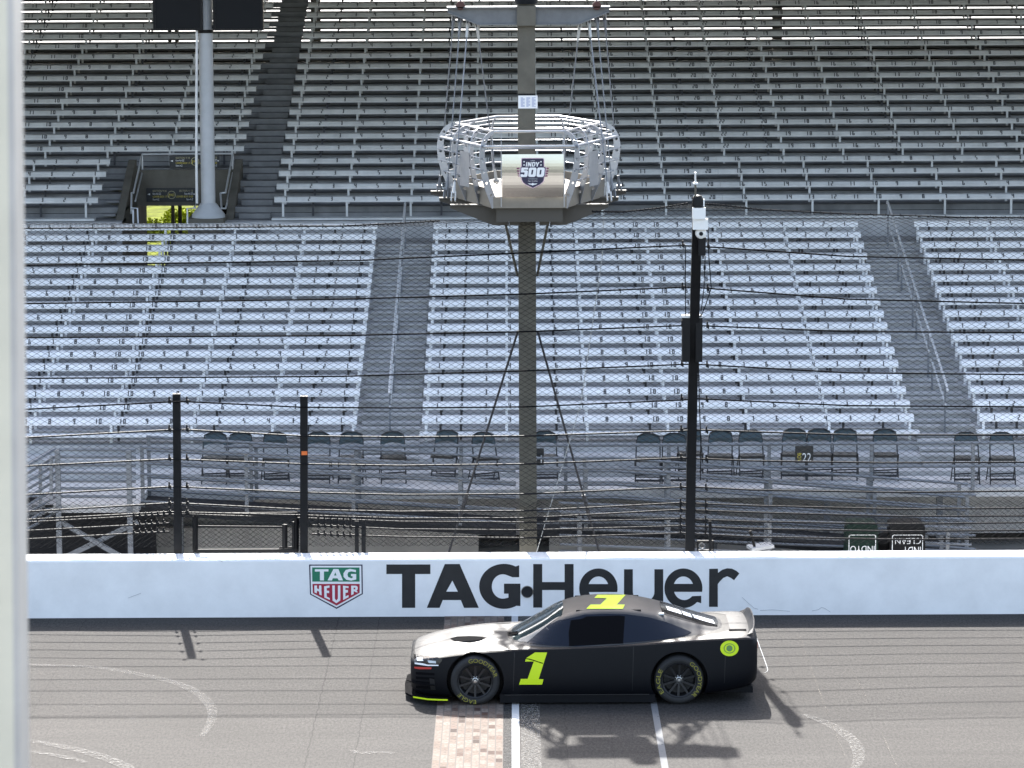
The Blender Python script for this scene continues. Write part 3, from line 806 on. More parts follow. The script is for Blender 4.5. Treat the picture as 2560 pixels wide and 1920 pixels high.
CAB = [
 [(-140,663),(69,663),(900,651),(1318,632),(1650,616),(1708,614),(1745,616),(1800,619),(2120,641),(2700,653)],
 [(-140,760),(69,759),(850,748),(1318,735),(1708,718),(1745,719),(2120,748),(2700,762)],
 [(-140,845),(69,844),(850,839),(1318,829),(1708,814),(1745,814),(2120,829),(2700,832)],
 [(-140,947),(69,946),(850,941),(1318,927),(1708,911),(1745,911),(2120,932),(2700,938)],
 [(-140,1035),(69,1023),(422,1005),(462,1004),(752,1018),(1000,1020),(1318,1017),(1708,1000),(1745,997),(2120,1014),(2700,1018)],
 [(-140,1106),(69,1094),(422,1075),(462,1074),(752,1090),(1000,1093),(1318,1090),(1708,1077),(1745,1075),(2120,1087),(2700,1088)],
 [(-140,1176),(69,1165),(422,1148),(462,1149),(752,1160),(1000,1164),(1318,1160),(1708,1145),(1745,1147),(1880,1152),(2200,1157),(2700,1155)],
 [(-140,1250),(69,1237),(422,1217),(462,1218),(752,1231),(1000,1237),(1318,1235),(1708,1218),(1745,1218),(1880,1225),(2250,1231),(2700,1226)],
 [(-140,1292),(69,1279),(422,1258),(462,1259),(752,1274),(1000,1279),(1318,1277),(1708,1257),(1745,1259),(1880,1264),(2250,1273),(2700,1269)],
 [(-140,1314),(69,1299),(422,1280),(462,1281),(752,1288),(1000,1296),(1318,1295),(1708,1274),(1745,1276),(1880,1281),(2250,1291),(2700,1289)],
 [(-140,1322),(69,1306),(422,1286),(462,1286),(752,1295),(1000,1304),(1318,1306),(1708,1297),(1745,1299),(1880,1304),(2250,1310),(2700,1305)],
 [(-140,1342),(69,1327),(422,1308)], [(780,1313),(1000,1323),(1318,1325.5),(1708,1315),(1745,1316),(1880,1322),(2250,1328),(2700,1325)],
 [(-140,1362),(69,1348),(422,1329)], [(780,1335),(1000,1342),(1318,1345),(1708,1333),(1745,1335),(1880,1342),(2250,1348.5),(2700,1346)],
]
for ci, c in enumerate(CAB):
    m = MB(); P = [onfence(x, y, -.03) for x, y in c]; m.tube(P, .0115 if ci < 5 else .0135, 8); m.build('cable', M['cable_dark' if ci < 5 else 'cable'], fen, smooth=True)
m = MB()
for pts in ([(-140,572),(69,571),(500,569),(850,565),(1000,558),(1100,552)], [(1480,529),(1560,530),(1640,521),(1720,508)], [(1745,509),(1800,512),(1900,524),(2100,534),(2400,543),(2700,545)]):
    P = [onfence(x, y, -.02) for x, y in pts]; m.tube(P, .011, 6)
    for a, b in zip(P, P[1:]):     # lashed wire
        for q in range(8):
            p = a.lerp(b, q/8); m.tube([p + Vector((0,0,.02)), p + Vector((.06,0,-.022))], .005, 3)
m.build('top_cable', M['cable'], fen, smooth=True)
# cable clamps either side of the posts, turnbuckle rows by the gate
def clamp(mb, px, py, s=1.0):
    mb = MB()
    p = onfence(px, py, -.045)
    mb.box(p.x - .022*s, p.x + .022*s, p.y - .02, p.y + .03, p.z - .03*s, p.z + .022*s)
    mb.lathe([(.0, .075*s), (.012, .07*s), (.014, .02*s)], (p.x - .006, p.y, p.z), 'Z', 6)
    mb.lathe([(.012, -.045*s), (.012, -.02)], (p.x + .012, p.y, p.z), 'Z', 6, caps=True)
    mb.build('cable_clamp', M['fence_black'], fen)
m = None
for yl_, yr_ in ((613,614),(718,719),(812,813),(910,911),(996,997),(1074,1075),(1145,1146),(1218,1218),(1257,1258),(1274,1275),(1297,1298),(1315,1316),(1333,1335)):
    x = 1704 - (1335 - yl_)*.0 ; clamp(m, 1706 + (1300-yl_)*.022*.4 - 4, yl_); clamp(m, 1769 + (1300-yr_)*.022*.4 - 4, yr_ + 2)
for y in (1003,1073,1146,1216,1257,1279): clamp(m, 424, y); clamp(m, 468, y)
for y0, y1 in ((1291,1286),(1312,1307),(1332,1327)):
    for q in range(6): clamp(m, 335 + 15*q, y0 + (y1-y0)*q/5, .8)
for y0 in (1300,1313,1334):
    for q in range(6): clamp(m, 796 + 16*q, y0 + q*.8, .9)
def post(px0, py0, px1, py1, w, name='post', dy=None):
    A, B = (onfence(px0, py0), onfence(px1, py1)) if dy is None else (atY(px0, py0, FY0 + dy), atY(px1, py1, FY0 + dy))
    mb = MB(); pts = [A + (B-A)*k/8 for k in range(9)]
    if dy is None:
        for p in pts[1:-1]: p.y = fy(p.z)
    for a, b in zip(pts, pts[1:]): mb.bar(a, b + (b-a)*.002, w, w*1.1, up=(0,1,0))
    return mb.build(name, M['fence_black'], fen)
post(1724.5, 1388, 1745, 497, .145)
# flange bolts down the tall post
post(445, 1390, 441.5, 984, .115, dy=0); post(760, 1390, 760, 990, .115, dy=0)
post(892, 1383, 892, 1302, .06); post(909, 1383, 909, 1302, .065); post(1776, 1383, 1775, 1302, .045)
# gate
gt = MB(); yo = .03
def gbar(a, b, w): gt.bar(onfence(*a, yo), onfence(*b, yo), w, w)
gbar((488,1376),(488,1290),.062); gbar((483,1377),(746,1376),.05); gbar((483,1286),(743,1283),.04)
gbar((741,1377),(741,1288),.055); gbar((495,1316),(706,1318),.03); gbar((712,1368),(712,1311),.062); gbar((735,1370),(735,1304),.045); gbar((698,1369),(740,1369),.03)
gt.build('gate', M['fence_black'], fen)
# conductors strapped to the tall post
m = MB()
m.tube([onfence(x, y, -.06) for x, y in ((1714,612),(1713,700),(1714,790))], .008, 5)
m.tube([onfence(x, y, -.05) for x, y in ((1770,570),(1772,640),(1778,720),(1765,760),(1752,792))], .008, 5)
m.tube([onfence(x, y, -.05) for x, y in ((1763,640),(1760,720),(1751,792))], .007, 5)
m.tube([onfence(x, y, -.06) for x, y in ((1746,900),(1748,1000),(1752,1100),(1751,1200))], .009, 5)
m.build('cord', M['fence_black'], fen)
m = MB(); p = atY(761, 1133, FY0 - .08); m.box(p.x - .045, p.x + .045, p.y - .01, p.y + .02, p.z - .028, p.z + .03)
m.build('tag', M['orange'], fen)

# ------------------------------------------------------------------ devices on the tall post
p = onfence(1748, 528, -.10)
s = thing('security_camera', 'white security camera with a domed eye high on the tall black fence post', 'camera', tuple(p))
def P_(px, py): return onfence(px, py, -.12)
A, B = P_(1731, 519), P_(1763, 546)
m = MB(); m.box(A.x, B.x, A.y - .07, A.y + .07, B.z, A.z); m.build('upper_box', M['cam_white'], s)
A, B = P_(1732, 546), P_(1769, 572)
m = MB(); m.box(A.x, B.x, A.y - .085, A.y + .07, B.z, A.z - .004); m.build('lower_box', M['cam_white'], s)
c = P_(1752, 583)
m = MB(); m.lathe([(.0005,-.10),(.045,-.095),(.075,-.07),(.085,-.02),(.085,.07)], c, 'Y', 20); m.build('dome', M['cam_white'], s, smooth=True)
m = MB(); m.lathe([(.0005,-.112),(.03,-.108),(.032,-.09)], c, 'Y', 16); m.build('lens', M['void'], s, smooth=True)
A, B = P_(1746, 594), P_(1763, 637)
t_ = thing('junction_box', 'black box mounted below the white camera on the tall fence post', 'box', tuple(B))
m = MB(); m.box(A.x, B.x, A.y - .05, A.y + .09, B.z, A.z - .03); m.box(A.x - .01, B.x + .005, A.y - .06, A.y + .095, A.z - .03, A.z); m.build('housing', M['fence_black'], t_)
t_ = thing('antenna', 'white rod antenna standing on top of the tall black fence post', 'antenna', tuple(P_(1738, 497)))
a, b = P_(1739, 492), P_(1738, 431)
m = MB(); m.tube([a, a.lerp(b, .55)], .016, 8); m.build('stub', M['tan'], t_, smooth=True)
m = MB(); m.tube([a.lerp(b, .52), b], .015, 8); q = a.lerp(b, .55); m.lathe([(.02,-.02),(.04,-.012),(.04,.012),(.02,.02)], q, 'Z', 12, caps=True); m.build('rod', M['cam_white'], t_, smooth=True)
A = P_(1745, 503)
t_ = thing('beacon', 'small dark domed housing on the tip of the tall black fence post', 'beacon', tuple(A))
m = MB(); m.lathe([(.085,-.09),(.085,.02),(.06,.08),(.0005,.10)], A + Vector((0,.05,0)), 'Z', 16); m.build('cap', M['fence_black'], t_, smooth=True)
m = MB(); m.box(A.x + .08, A.x + .10, A.y, A.y + .06, A.z - .08, A.z + .03); m.build('bracket', M['cam_white'], t_)
for x0, x1, nm in ((1705, 1723, 'left'), (1739, 1754, 'right')):
    A, B = onfence(x0, 788, .02), onfence(x1, 900, .02)
    t_ = thing('loudspeaker', 'tall black loudspeaker strapped on the %s of the tall fence post' % nm, 'speaker', (0.5*(A.x+B.x), A.y, B.z), 'post speakers')
    m = MB(); m.box(A.x, B.x, A.y - .08, A.y + .12, B.z, A.z - .035); m.build('cabinet', M['fence_black'], t_)
    m = MB(); m.box(A.x, B.x, A.y - .06, A.y + .12, A.z - .034, A.z); m.build('cap', M['cam_white'], t_)
# ================================================================== flag stand: mast, crossbeam and hanging basket
MX, MY = 0.245, 55.25
fs = thing('flag_stand', 'aluminium flag basket hung by cables from a brown steel mast behind the track wall', 'flag stand', (MX, MY, 0))
XC = .275
m = MB(); m.box(MX - .137, MX + .137, MY - .137, MY + .137, -.05, 9.75)
m.build('mast', M['mast'], fs)
bt, bb = atY(1319, 20, MY - .2).z, atY(1319, 59, MY - .2).z
m = MB()
xl, xr = atY(1119, 20, MY).x, atY(1523, 20, MY).x
yl0, yl1 = atY(1196, 59, MY).x, atY(1446, 59, MY).x
poly = [(xl, bt), (xl, bt - .05), (yl0, bb), (yl1, bb), (xr, bt - .05), (xr, bt)]
for dy in (-.155, .145):
    m.plate([poly], lambda x, z, dy=dy: Vector((x, MY + dy, z)), (0, .012, 0))
m.box(xl - .01, xr + .01, MY - .24, MY + .24, bt, bt + .02)
for a, b in ((0,0),):
    m.box(yl0, yl1, MY - .22, MY + .22, bb - .02, bb)
for (xa, za, xb, zb) in ((xl, bt - .05, yl0, bb), (xr, bt - .05, yl1, bb)):
    m.bar((xa, MY, za - .01), (xb, MY, zb - .01), .44, .018, up=(0,0,1))
m.build('crossbeam', M['beam'], fs)
m = MB(); m.box(MX - .145, MX + .145, MY - .26, MY - .165, bb - .03, bt + .03); m.build('clamp_plate', M['mast'], fs)
m = MB(); m.lathe([(.17, -.04), (.18, 0), (.18, .25), (.14, .3)], (MX, MY - .05, 9.42), 'Z', 20, caps=True); m.build('winch_drum', M['screen'], fs, smooth=True)
for x in (1151, 1492):
    p = atY(x, 14, MY - .2); m = MB()
    m.lathe([(.06,-.04),(.07,-.03),(.07,.03),(.06,.04)], p, 'Y', 14, caps=True); m.build('sheave', M['rust'], fs, smooth=True)
    m = MB(); m.bar(p + Vector((-.06,.06,-.06)), p + Vector((0,.06,.05)), .02, .07); m.bar(p + Vector((.06,.06,-.06)), p + Vector((0,.06,.05)), .02, .07)
    m.tube([p + Vector((0,.0,.05)), p + Vector((.06 if x < 1300 else -.06, .0, .5))], .012, 5); m.build('sheave_bracket', M['beam'], fs)
# paper notice on the mast
A, B = atY(1295.5, 239, MY - .15), atY(1344, 271, MY - .15)
m = MB(); m.box(A.x, B.x, MY - .15, MY - .145, B.z, A.z)
for c in range(3):
    for r_ in range(9):
        x0 = A.x + .04 + c*.085; z0 = A.z - .03 - r_*.0165
        m.box(x0, x0 + (.06 if (r_ + c) % 3 else .035), MY - .1525, MY - .1515, z0 - .009, z0, 1)
m.build('notice', [M['sign_white'], mat('print_blue', (.30,.34,.52), .6)], fs)
m = MB(); m.box(MX - .14, MX + .14, MY - .146, MY - .142, A.z + .005, A.z + .03); m.build('tape', M['fence_black'], fs)

# ---- basket outlines (x half widths at front / middle / back)
YF, YM, YB = 53.25, 55.15, 56.75
def hexa(k, z, yo=0.0):
    fh, mh, bh = .56 + k*.55, 1.17 + k, .52 + k*.5
    return [Vector((XC - fh, YF - k*.8 + yo, z)), Vector((XC + fh, YF - k*.8 + yo, z)), Vector((XC + mh, YM, z)),
            Vector((XC + bh, YB + k*.7, z)), Vector((XC - bh, YB + k*.7, z)), Vector((XC - mh, YM, z))]
ZFL, ZFB, ZUP, ZOUT = 6.56, 6.39, 7.54, 7.33
# floor pan with tall fascia
fl = hexa(0.0, ZFL); fb = hexa(0.0, ZFB)
m = MB()
m.add(fl, [tuple(range(6))]); m.add(fb, [tuple(reversed(range(6)))])
for i in range(6):
    j = (i+1) % 6
    m.add([fl[i], fl[j], fb[j], fb[i]], [(0,1,2,3)])
m.build('floor_pan', M['platform'], fs)
m = MB()
for i in range(6):
    if i == 0: continue
    j = (i+1) % 6; a, b = fl[i], fl[j]; n = (b-a).cross(Vector((0,0,1))).normalized()
    m.bar(a + Vector((0,0,.05)) - n*.0, b + Vector((0,0,.05)), .02, .13)
m.build('toe_board', M['platform'], fs)
M['under_dark'] = mat('dark_underframe', (.060,.054,.044), .6)
# underside box girder and outriggers
m = MB()
m.box(XC - .50, XC + .50, YF + .12, YF + .3, 6.17, ZFB - .002)
m.box(XC - .30, XC - .12 - .03, YF + .3, YB - .2, 6.10, ZFB - .002); m.box(XC + .15, XC + .30, YF + .3, YB - .2, 6.10, ZFB - .002)
for y in (YF + .75, YF + 1.75, YF + 2.7):
    m.box(XC - .48, XC + .48, y, y + .1, 6.12, ZFB - .003)
m.build('underframe', M['under_dark'], fs)
for sgn in (-1, 1):
    for y, tip in ((YF + .55, 1.20), (YF + 1.75, 1.39), (YF + 2.95, 1.55)):
        m = MB()
        pl = [(XC + sgn*.32, ZFB - .01), (XC + sgn*tip, ZFB - .005), (XC + sgn*tip, ZFB - .045), (XC + sgn*.55, 6.08), (XC + sgn*.32, 6.08)]
        m.plate([pl], lambda x, z, y=y: Vector((x, y - .02, z)), (0, .04, 0))
        x0, x1 = sorted((XC + sgn*.5, XC + sgn*tip)); m.box(x0, x1, y - .075, y + .075, ZFB - .008, ZFB + .012)
        m.build('outrigger', M['under_dark'], fs)
# rings
for k, z, r in ((-.04, ZUP, .020), (.20, ZOUT, .022)):
    m = MB(); m.tube(hexa(k, z), r, 8, closed=True); m.build('ring_rail', M['alu'], fs, smooth=True)
for k, z in ((.04, 7.49), (.12, 7.42), (.23, 7.15), (.22, 6.98), (.15, 6.80)):
    h = hexa(k, z); m = MB(); m.tube(h[1:] + h[:1], .009, 5); m.build('thin_rail', M['alu'], fs, smooth=True)
# ribs: curved perforated plates
def rib(base, out, tang, hgt=1.0):
    """base point on the floor edge, outward direction, tangent direction"""
    prof = [(-.03,-.16),(.03,-.02),(.10,.12),(.17,.30),(.21,.48),(.225,.62),(.205,.77),(.14,.89),(.05,.96),(-.03,.985)]
    P = [Vector((x, z)) for x, z in prof]
    # refine
    Q = []
    for i in range(len(P)-1):
        for k in range(4): Q.append(P[i].lerp(P[i+1], k/4))
    Q.append(P[-1])
    for _ in range(2): Q = [Q[0]] + [(Q[i-1] + Q[i]*2 + Q[i+1])/4 for i in range(1, len(Q)-1)] + [Q[-1]]
    outer, inner = [], []
    n = len(Q)
    for i, q in enumerate(Q):
        d = (Q[min(i+1,n-1)] - Q[max(i-1,0)]).normalized(); nn = Vector((d.y, -d.x))
        wd = .075*(1.15 - .75*(i/(n-1))**2.2)
        outer.append(tuple(q + nn*wd*.5)); inner.append(tuple(q - nn*wd*1.0))
    loop = outer + inner[::-1]
    holes = []
    for f in (.16,.28,.40,.52,.64,.75):
        i = int(f*(n-1)); c = (Vector(outer[i]) + Vector(inner[i]))/2
        holes.append([(c.x + .024*math.cos(2*math.pi*k/10), c.y + .024*math.sin(2*math.pi*k/10)) for k in range(10)])
    mb = MB()
    mb.plate([loop] + holes, lambda u, v: base + out*u + Vector((0,0,1))*(v*hgt), tang*.010)
    return mb.build('rib', M['alu'], fs)
ctr = Vector((XC, YM - .1, ZFL))
pts = []
H0 = hexa(0, ZFL)
for i in (1, 2, 3, 4, 5, 0):
    pts.append((H0[i], None))
for i, fr in ((1,.33),(1,.66),(5,.33),(5,.66),(2,.5),(4,.5)):
    j = (i+1) % 6; pts.append((H0[i].lerp(H0[j], fr), (i, j)))
for p, e in pts:
    out = (p - ctr); out.z = 0
    out.normalize()
    if e is None and abs(p.y - YF) < .01:
        out = Vector((math.copysign(.75, p.x - XC), -.66, 0)).normalized()
    tang = Vector((-out.y, out.x, 0))
    rib(p, out, tang)
# front panel with emblem, its two rods
yp = YF - .06
A, B = atY(1254.5, 386, yp), atY(1409.7, 488, yp)
B.z = ZFL + .004
m = MB(); n = 14; Hh = A.z - B.z
for i in range(n):
    z0 = B.z + Hh*i/n; z1 = B.z + Hh*(i+1)/n
    bow = lambda z: yp - .018*math.sin(math.pi*(z-B.z)/Hh)
    m.add([(A.x, bow(z0), z0), (B.x, bow(z0), z0), (B.x, bow(z1), z1), (A.x, bow(z1), z1)], [(0,1,2,3)])
    m.add([(A.x, bow(z0) + .006, z0), (A.x, bow(z1) + .006, z1), (B.x, bow(z1) + .006, z1), (B.x, bow(z0) + .006, z0)], [(0,1,2,3)])
m.build('front_panel', M['stainless'], fs, smooth=True, recalc=False)
for px in (1253, 1410.5):
    m = MB(); m.tube([atY(px, 331, yp - .03), atY(px, 517, yp - .03)], .008, 6); m.build('rod', M['alu'], fs, smooth=True)
m = MB(); m.tube([atY(1237, 372, yp + .02), atY(1452, 369, yp + .02)], .010, 6); m.build('thin_rail', M['alu'], fs, smooth=True)
e = 1659/95.0
def Lg(off):
    return lambda zx, zy: (lambda p: Vector((p.x, p.y - off, p.z)))(atY(1285 + zx/e, 385 + zy/e, yp - .020))
m = MB()
body = [(345,235),(380,200),(1250,200),(1290,235),(1300,560),(1375,575),(1385,620),(1345,960),(1300,1020),(1295,1110),(1260,1200),(1130,1320),(820,1475),(500,1310),(400,1220),(345,1110),(340,1030),(250,960),(300,580),(340,555)]
big = [(825 + (x-825)*1.06, 830 + (y-830)*1.045) for x, y in body]
m.sheet([big], Lg(.003), 2); m.sheet([body], Lg(.006), 0)
for y0, xl_, xr_ in ((600,110,1525),(715,125,1505),(825,145,1490),(930,165,1475)):
    m.sheet([[(xl_,y0),(250 - (y0-600)*.12,y0),(240 - (y0-600)*.12,y0+60),(xl_ + 15,y0+60)]], Lg(.006), 3)
    m.sheet([[(1425 - (y0-600)*.18,y0),(xr_,y0),(xr_ - 12,y0+60),(1415 - (y0-600)*.18,y0+60)]], Lg(.006), 3)
def tx(s, x0, y0, x1, y1, c, sl=0):
    f = Lg(.009); put_text(m, s, lambda u, v: f(x0 + (x1-x0)*u + sl*v, y1 + (y0-y1)*v), c)
# INDY 500 drawn as block strokes
def Q(loops, c=1, f=Lg(.009)): m.sheet(loops, f, c)
Q([[(510,545),(540,350),(588,350),(558,545)]])
Q([[(590,545),(620,350),(668,350),(712,450),(728,350),(772,350),(742,545),(695,545),(652,445),(636,545)]])
Q([[(772,545),(802,350),(905,350),(940,385),(925,505),(880,545)], [(825,505),(868,505),(884,490),(894,400),(884,390),(842,390)]])
Q([[(985,545),(996,475),(945,350),(1000,350),(1026,425),(1065,350),(1120,350),(1044,475),(1033,545)]])
Q([[(325,590),(625,590),(610,680),(435,680),(430,710),(560,710),(610,745),(590,940),(545,1000),(315,1000),(275,960),(290,880),(400,880),(400,905),(435,905),(455,870),(462,820),(445,800),(300,800)]])
for dx in (0, 362):
    Q([[(700+dx,590),(940+dx,590),(985+dx,640),(950+dx,945),(890+dx,1000),(670+dx,1000),(620+dx,955),(650+dx,640)], [(775+dx,690),(745+dx,890),(815+dx,890),(845+dx,690)]])
tx('110TH', 725, 265, 900, 310, 1); tx('GAINBRIDGE', 612, 1055, 1025, 1110, 4); tx('MAY 24, 2026', 612, 1160, 1025, 1210, 1)
Q([[(600,1280),(770,1290),(820,1255),(865,1290),(1025,1280),(960,1330),(862,1345),(820,1380),(775,1345),(680,1330)]])
for x in (440, 1180):
    for y in (335, 478): Q([arc(x, y, 32, 32, 0, 360, 10)[:-1]])
m.build('emblem', [M['navy_paint'], M['white_paint'], mat('emblem_pink', (.62,.42,.50), .5), mat('emblem_plum', (.16,.03,.09), .5), mat('emblem_grey', (.38,.42,.42), .5)], fs)
for sx in (-1, 1):
    h = hexa(0.1, 6.95); a = h[1 if sx > 0 else 0].lerp(h[2 if sx > 0 else 5], .30); b = h[1 if sx > 0 else 0].lerp(h[2 if sx > 0 else 5], .52)
    a = a + Vector((sx*.10, -.10, 0)); b = b + Vector((sx*.10, -.10, 0))
    m = MB(); m.add([a + Vector((0,0,-.28)), b + Vector((0,0,-.28)), b + Vector((0,0,.25)), a + Vector((0,0,.25))], [(0,1,2,3)])
    m.build('side_panel', M['alu'], fs)
# hanging cables
CB = [((1134,42),(1098,470),YF + 2.95),((1151,47),(1117,478),YF + 1.75),((1170,53),(1134,488),YF + .55),((1192,60),(1241,455),YF + 2.6),
      ((1449,60),(1405,455),YF + 2.6),((1472,53),(1522,488),YF + .55),((1492,47),(1531,478),YF + 1.75),((1511,42),(1548,470),YF + 2.95)]
for a, b, y in CB:
    A = atY(*a, MY); B = atY(*b, y)
    m = MB(); m.tube([A, B], .011, 6); m.build('hanging_cable', M['galv'], fs, smooth=True)
    d = (B - A).normalized()
    sm_ = M['rope'] if abs(a[0]-1320) < 160 else M['galv']
    m = MB(); m.tube([A + d*.05, A + d*.28], [.03,.02], 6)
    m.bar(A - d*.06 - Vector((.02,0,0)), A + d*.06 - Vector((.02,0,0)), .014, .05); m.bar(A - d*.06 + Vector((.02,0,0)), A + d*.06 + Vector((.02,0,0)), .014, .05)
    m.build('cable_socket', sm_, fs)
    m = MB(); m.tube([B - d*.02, B - d*.22], [.034,.018], 6)
    m.bar(B - d*.05 + Vector((-.03,0,0)), B + d*.10 + Vector((-.03,0,0)), .018, .05); m.bar(B - d*.05 + Vector((.03,0,0)), B + d*.10 + Vector((.03,0,0)), .018, .05)
    m.build('cable_socket', sm_, fs)
# braces from mast
for a, b, c in (((1262,552),(1294,690),0),((1371,552),(1343,690),0)):
    m = MB(); m.tube([atY(*a, MY - .3), atY(*b, MY)], .022, 6); m.build('brace', M['mast'], fs, smooth=True)
for a, b in (((1295,827),(1163,1250)),((1344,827),(1462,1250))):
    A = atY(*a, MY); B = atY(*b, 55.9); d = (B - A); E = A + d*((A.z + .05)/(A.z - B.z))
    m = MB(); m.tube([A, E], .019, 6); mid = A + d*.97; m.tube([mid, mid + d*.14], .034, 6)
    m.build('guy_rod', M['bracket'], fs, smooth=True)
m = MB(); m.tube([atY(1511, 500, 55.0), atY(1506, 640, 55.0), atY(1452, 1010, 55.0), atY(1340, 1385, 55.0)], .007, 5); m.build('rope', M['rope'], fs, smooth=True)

# ================================================================== box seats: deck, railing, chairs, signs
DZ = DECK_Z
dk = thing('box_deck', 'grey raised deck in front of the lower seats carrying the folding chairs', 'deck', (0, 59, 0))
m = MB(); m.box(-30, 30, 58.75, 60.62, DZ - .09, DZ); m.box(-30, 30, 58.73, 58.80, DZ - .15, DZ + .004); m.build('slab', M['deck'], dk)
for x in (-9.6, -7.6, -5.6, 3.4, 5.3, 7.2, 9.2):
    m = MB(); m.box(x - .05, x + .05, 58.95, 59.05, -.05, DZ - .091); m.build('leg', M['galv'], dk)
bw = thing('retaining_wall', 'pale grey concrete wall under the box seat deck behind the fence', 'wall', (0, 59.4, 0))
m = MB()
xa = [(-7.0, -1.0), (.62, 2.4)]
for x0, x1 in ((-6.35, -.58), (.62, 7.05)): m.box(x0, x1, 59.3, 59.5, -.06, .42)
m.build('panel', mat('pale_concrete', (.46,.44,.41), .9, noise=.15, nscale=.9), bw)
m = MB(); m.box(-30, 30, 60.5, 60.6, -.06, DZ - .095); m.build('back_panel', M['under_shade'], bw)  # dark sheet standing in for the shaded void under the deck

rails = thing('box_railing', 'grey pipe railing along the front of the box seats', 'railing', (0, 58.7, DZ))
RY = 58.68
m = MB(); m.tube([atY(560, 1117, RY), atY(1300, 1114, RY), atY(1700, 1112, RY), atY(2100, 1109, RY), atY(2640, 1106, RY)], .030, 6); m.build('top_rail', M['galv'], rails, smooth=True)
m = MB(); m.tube([atY(560, 1172, RY), atY(1300, 1171, RY), atY(1700, 1169, RY), atY(2640, 1164, RY)], .026, 6); m.build('lower_rail', M['galv'], rails, smooth=True)
for px in (640, 898, 1153, 1414, 1672, 1923, 2179, 2433, 2600):
    p = atY(px, 1112, RY + .03); m = MB(); m.bar((p.x, RY + .03, DZ - .14), (p.x, RY + .03, p.z), .06, .06, up=(0,1,0)); m.build('post', M['galv'], rails)
def box_sign(px0, py0, px1, py1, num, label):
    A, B = atY(px0, py0, RY - .06), atY(px1, py1, RY - .06)
    s = thing('box_sign', label, 'sign', tuple(A), 'black box number signs')
    m = MB(); m.box(A.x, B.x, RY - .062, RY - .05, B.z, A.z); m.build('panel', M['sign_black'], s)
    W, H = B.x - A.x, A.z - B.z; m = MB()
    put_text(m, num, lambda u, v: Vector((A.x + W*(.40 + .48*u), RY - .0645, B.z + H*(.08 + .50*v))), 0)
    put_text(m, 'BOX', lambda u, v: Vector((A.x + W*(.12 + .22*v), RY - .0645, B.z + H*(.58 - .50*u))), 1)
    m.build('lettering', [M['sign_white'], M['sign_yellow']], s)
    m = MB(); m.tube([(A.x + .06, RY - .04, A.z - .01), (A.x + .06, RY - .0, A.z + .04)], .008, 4); m.tube([(B.x - .06, RY - .04, A.z - .01), (B.x - .06, RY, A.z + .04)], .008, 4); m.build('hook', M['galv'], s)
box_sign(1988, 1115, 2033, 1157, '22', 'black BOX 22 sign hung on the box seat railing')
box_sign(1315, 1121, 1360, 1163, '21', 'black BOX 21 sign half hidden by the brown mast')

def make_chair():
    r = thing('folding_chair', '', 'chair', (0,0,0), 'folding chairs on the box seat deck')
    W = .42
    m = MB()
    for s in (-1, 1):
        m.tube([(s*W/2, -.16, 0), (s*(W/2 - .005), .0, .42), (s*(W/2 - .012), .11, .70), (s*(W/2 - .03), .135, .80), (s*.08, .145, .845)], .013, 6)
    m.tube([(-.085, .145, .845), (.085, .145, .845)], .011, 6)
    m.tube([(-W/2 + .0, -.10, .17), (W/2 - .0, -.10, .19)], .013, 5); m.tube([(-W/2, -.125, .085), (W/2, -.125, .085)], .020, 5)
    m.build('frame', M['chair_frame'], r, smooth=True)
    for s in (-1, 1):
        m = MB(); m.tube([(s*(W/2 + .018), .30, 0), (s*(W/2 + .012), .02, .36), (s*(W/2 + .010), -.05, .445)], .010, 6); m.build('leg', M['chair_frame'], r, smooth=True)
    m = MB(); m.tube([(-W/2 - .014, .24, .08), (W/2 + .014, .24, .08)], .010, 5); m.build('stretcher', M['chair_frame'], r, smooth=True)
    m = MB()
    m.plate([[(-.20,-.20),(.20,-.20),(.19,.18),(-.19,.18)]], lambda x, y: Vector((x, y, .405 + .02*(-y))), (0,0,.045)); m.build('seat', M['chair_frame'], r)
    m = MB()
    loop = [(-.195,.62)] + [( .195*math.sin(a), .64 + .03*math.cos(a*1.2)) for a in [ -1.2,-.8,-.4,0,.4,.8,1.2]] + [(.195,.62),(.19,.72),(.165,.79),(.11,.835),(.0,.85),(-.11,.835),(-.165,.79),(-.19,.72)]
    loop = [(-.197,.625),(-.12,.655),(0,.668),(.12,.655),(.197,.625),(.192,.72),(.168,.79),(.11,.838),(.0,.852),(-.11,.838),(-.168,.79),(-.192,.72)]
    m.plate([loop], lambda x, z: Vector((x, .075 + .42*(z-.62) + .05*(1-(x/.2)**2) - .03, z)), (0,.018,0)); m.build('backrest', M['chair_shell'], r)
    return r
CHAIRS = [(537,0,0),(600,0,0),(690,0,5),(795,0,0),(878,0,-4),(983,0,2),(1113,.15,-14),(1213,-.1,16),(1362,0,0),(1620,-.32,0),(1686,-.3,3),(1725,.25,0),(1800,0,-2),(1878,0,6),
          (1985,.15,0),(2048,.12,2),(2112,.1,-2),(2213,.05,4),(2416,-.34,0),(2505,-.36,5)]
CL = ['green folding chair furthest left, behind the upper ramp rails','green folding chair second from the left beside the furthest left one','green folding chair just left of the shorter fence post with the orange tag',
      'green folding chair just right of the fence post with the orange tag','green folding chair second to the right of the orange tagged post','green folding chair left of the two crooked chairs',
      'green folding chair turned slightly, left one of the crooked pair by the mast','green folding chair turned askew just left of the brown mast','green folding chair behind the BOX 21 sign',
      'green folding chair with a low back, left of the tall fence post in front','green folding chair in the front row immediately left of the tall black post','green folding chair standing behind the tall black fence post','green folding chair just right of the tall black fence post',
      'green folding chair midway between the tall fence post and the BOX 22 sign','green folding chair left behind the BOX 22 sign, first of three side by side','green folding chair right behind the BOX 22 sign, middle of three','green folding chair right of the BOX 22 sign, last of three side by side',
      'green folding chair alone by a railing post right of the three side by side','green folding chair second from the right end, in the front row','green folding chair furthest right in the front row']
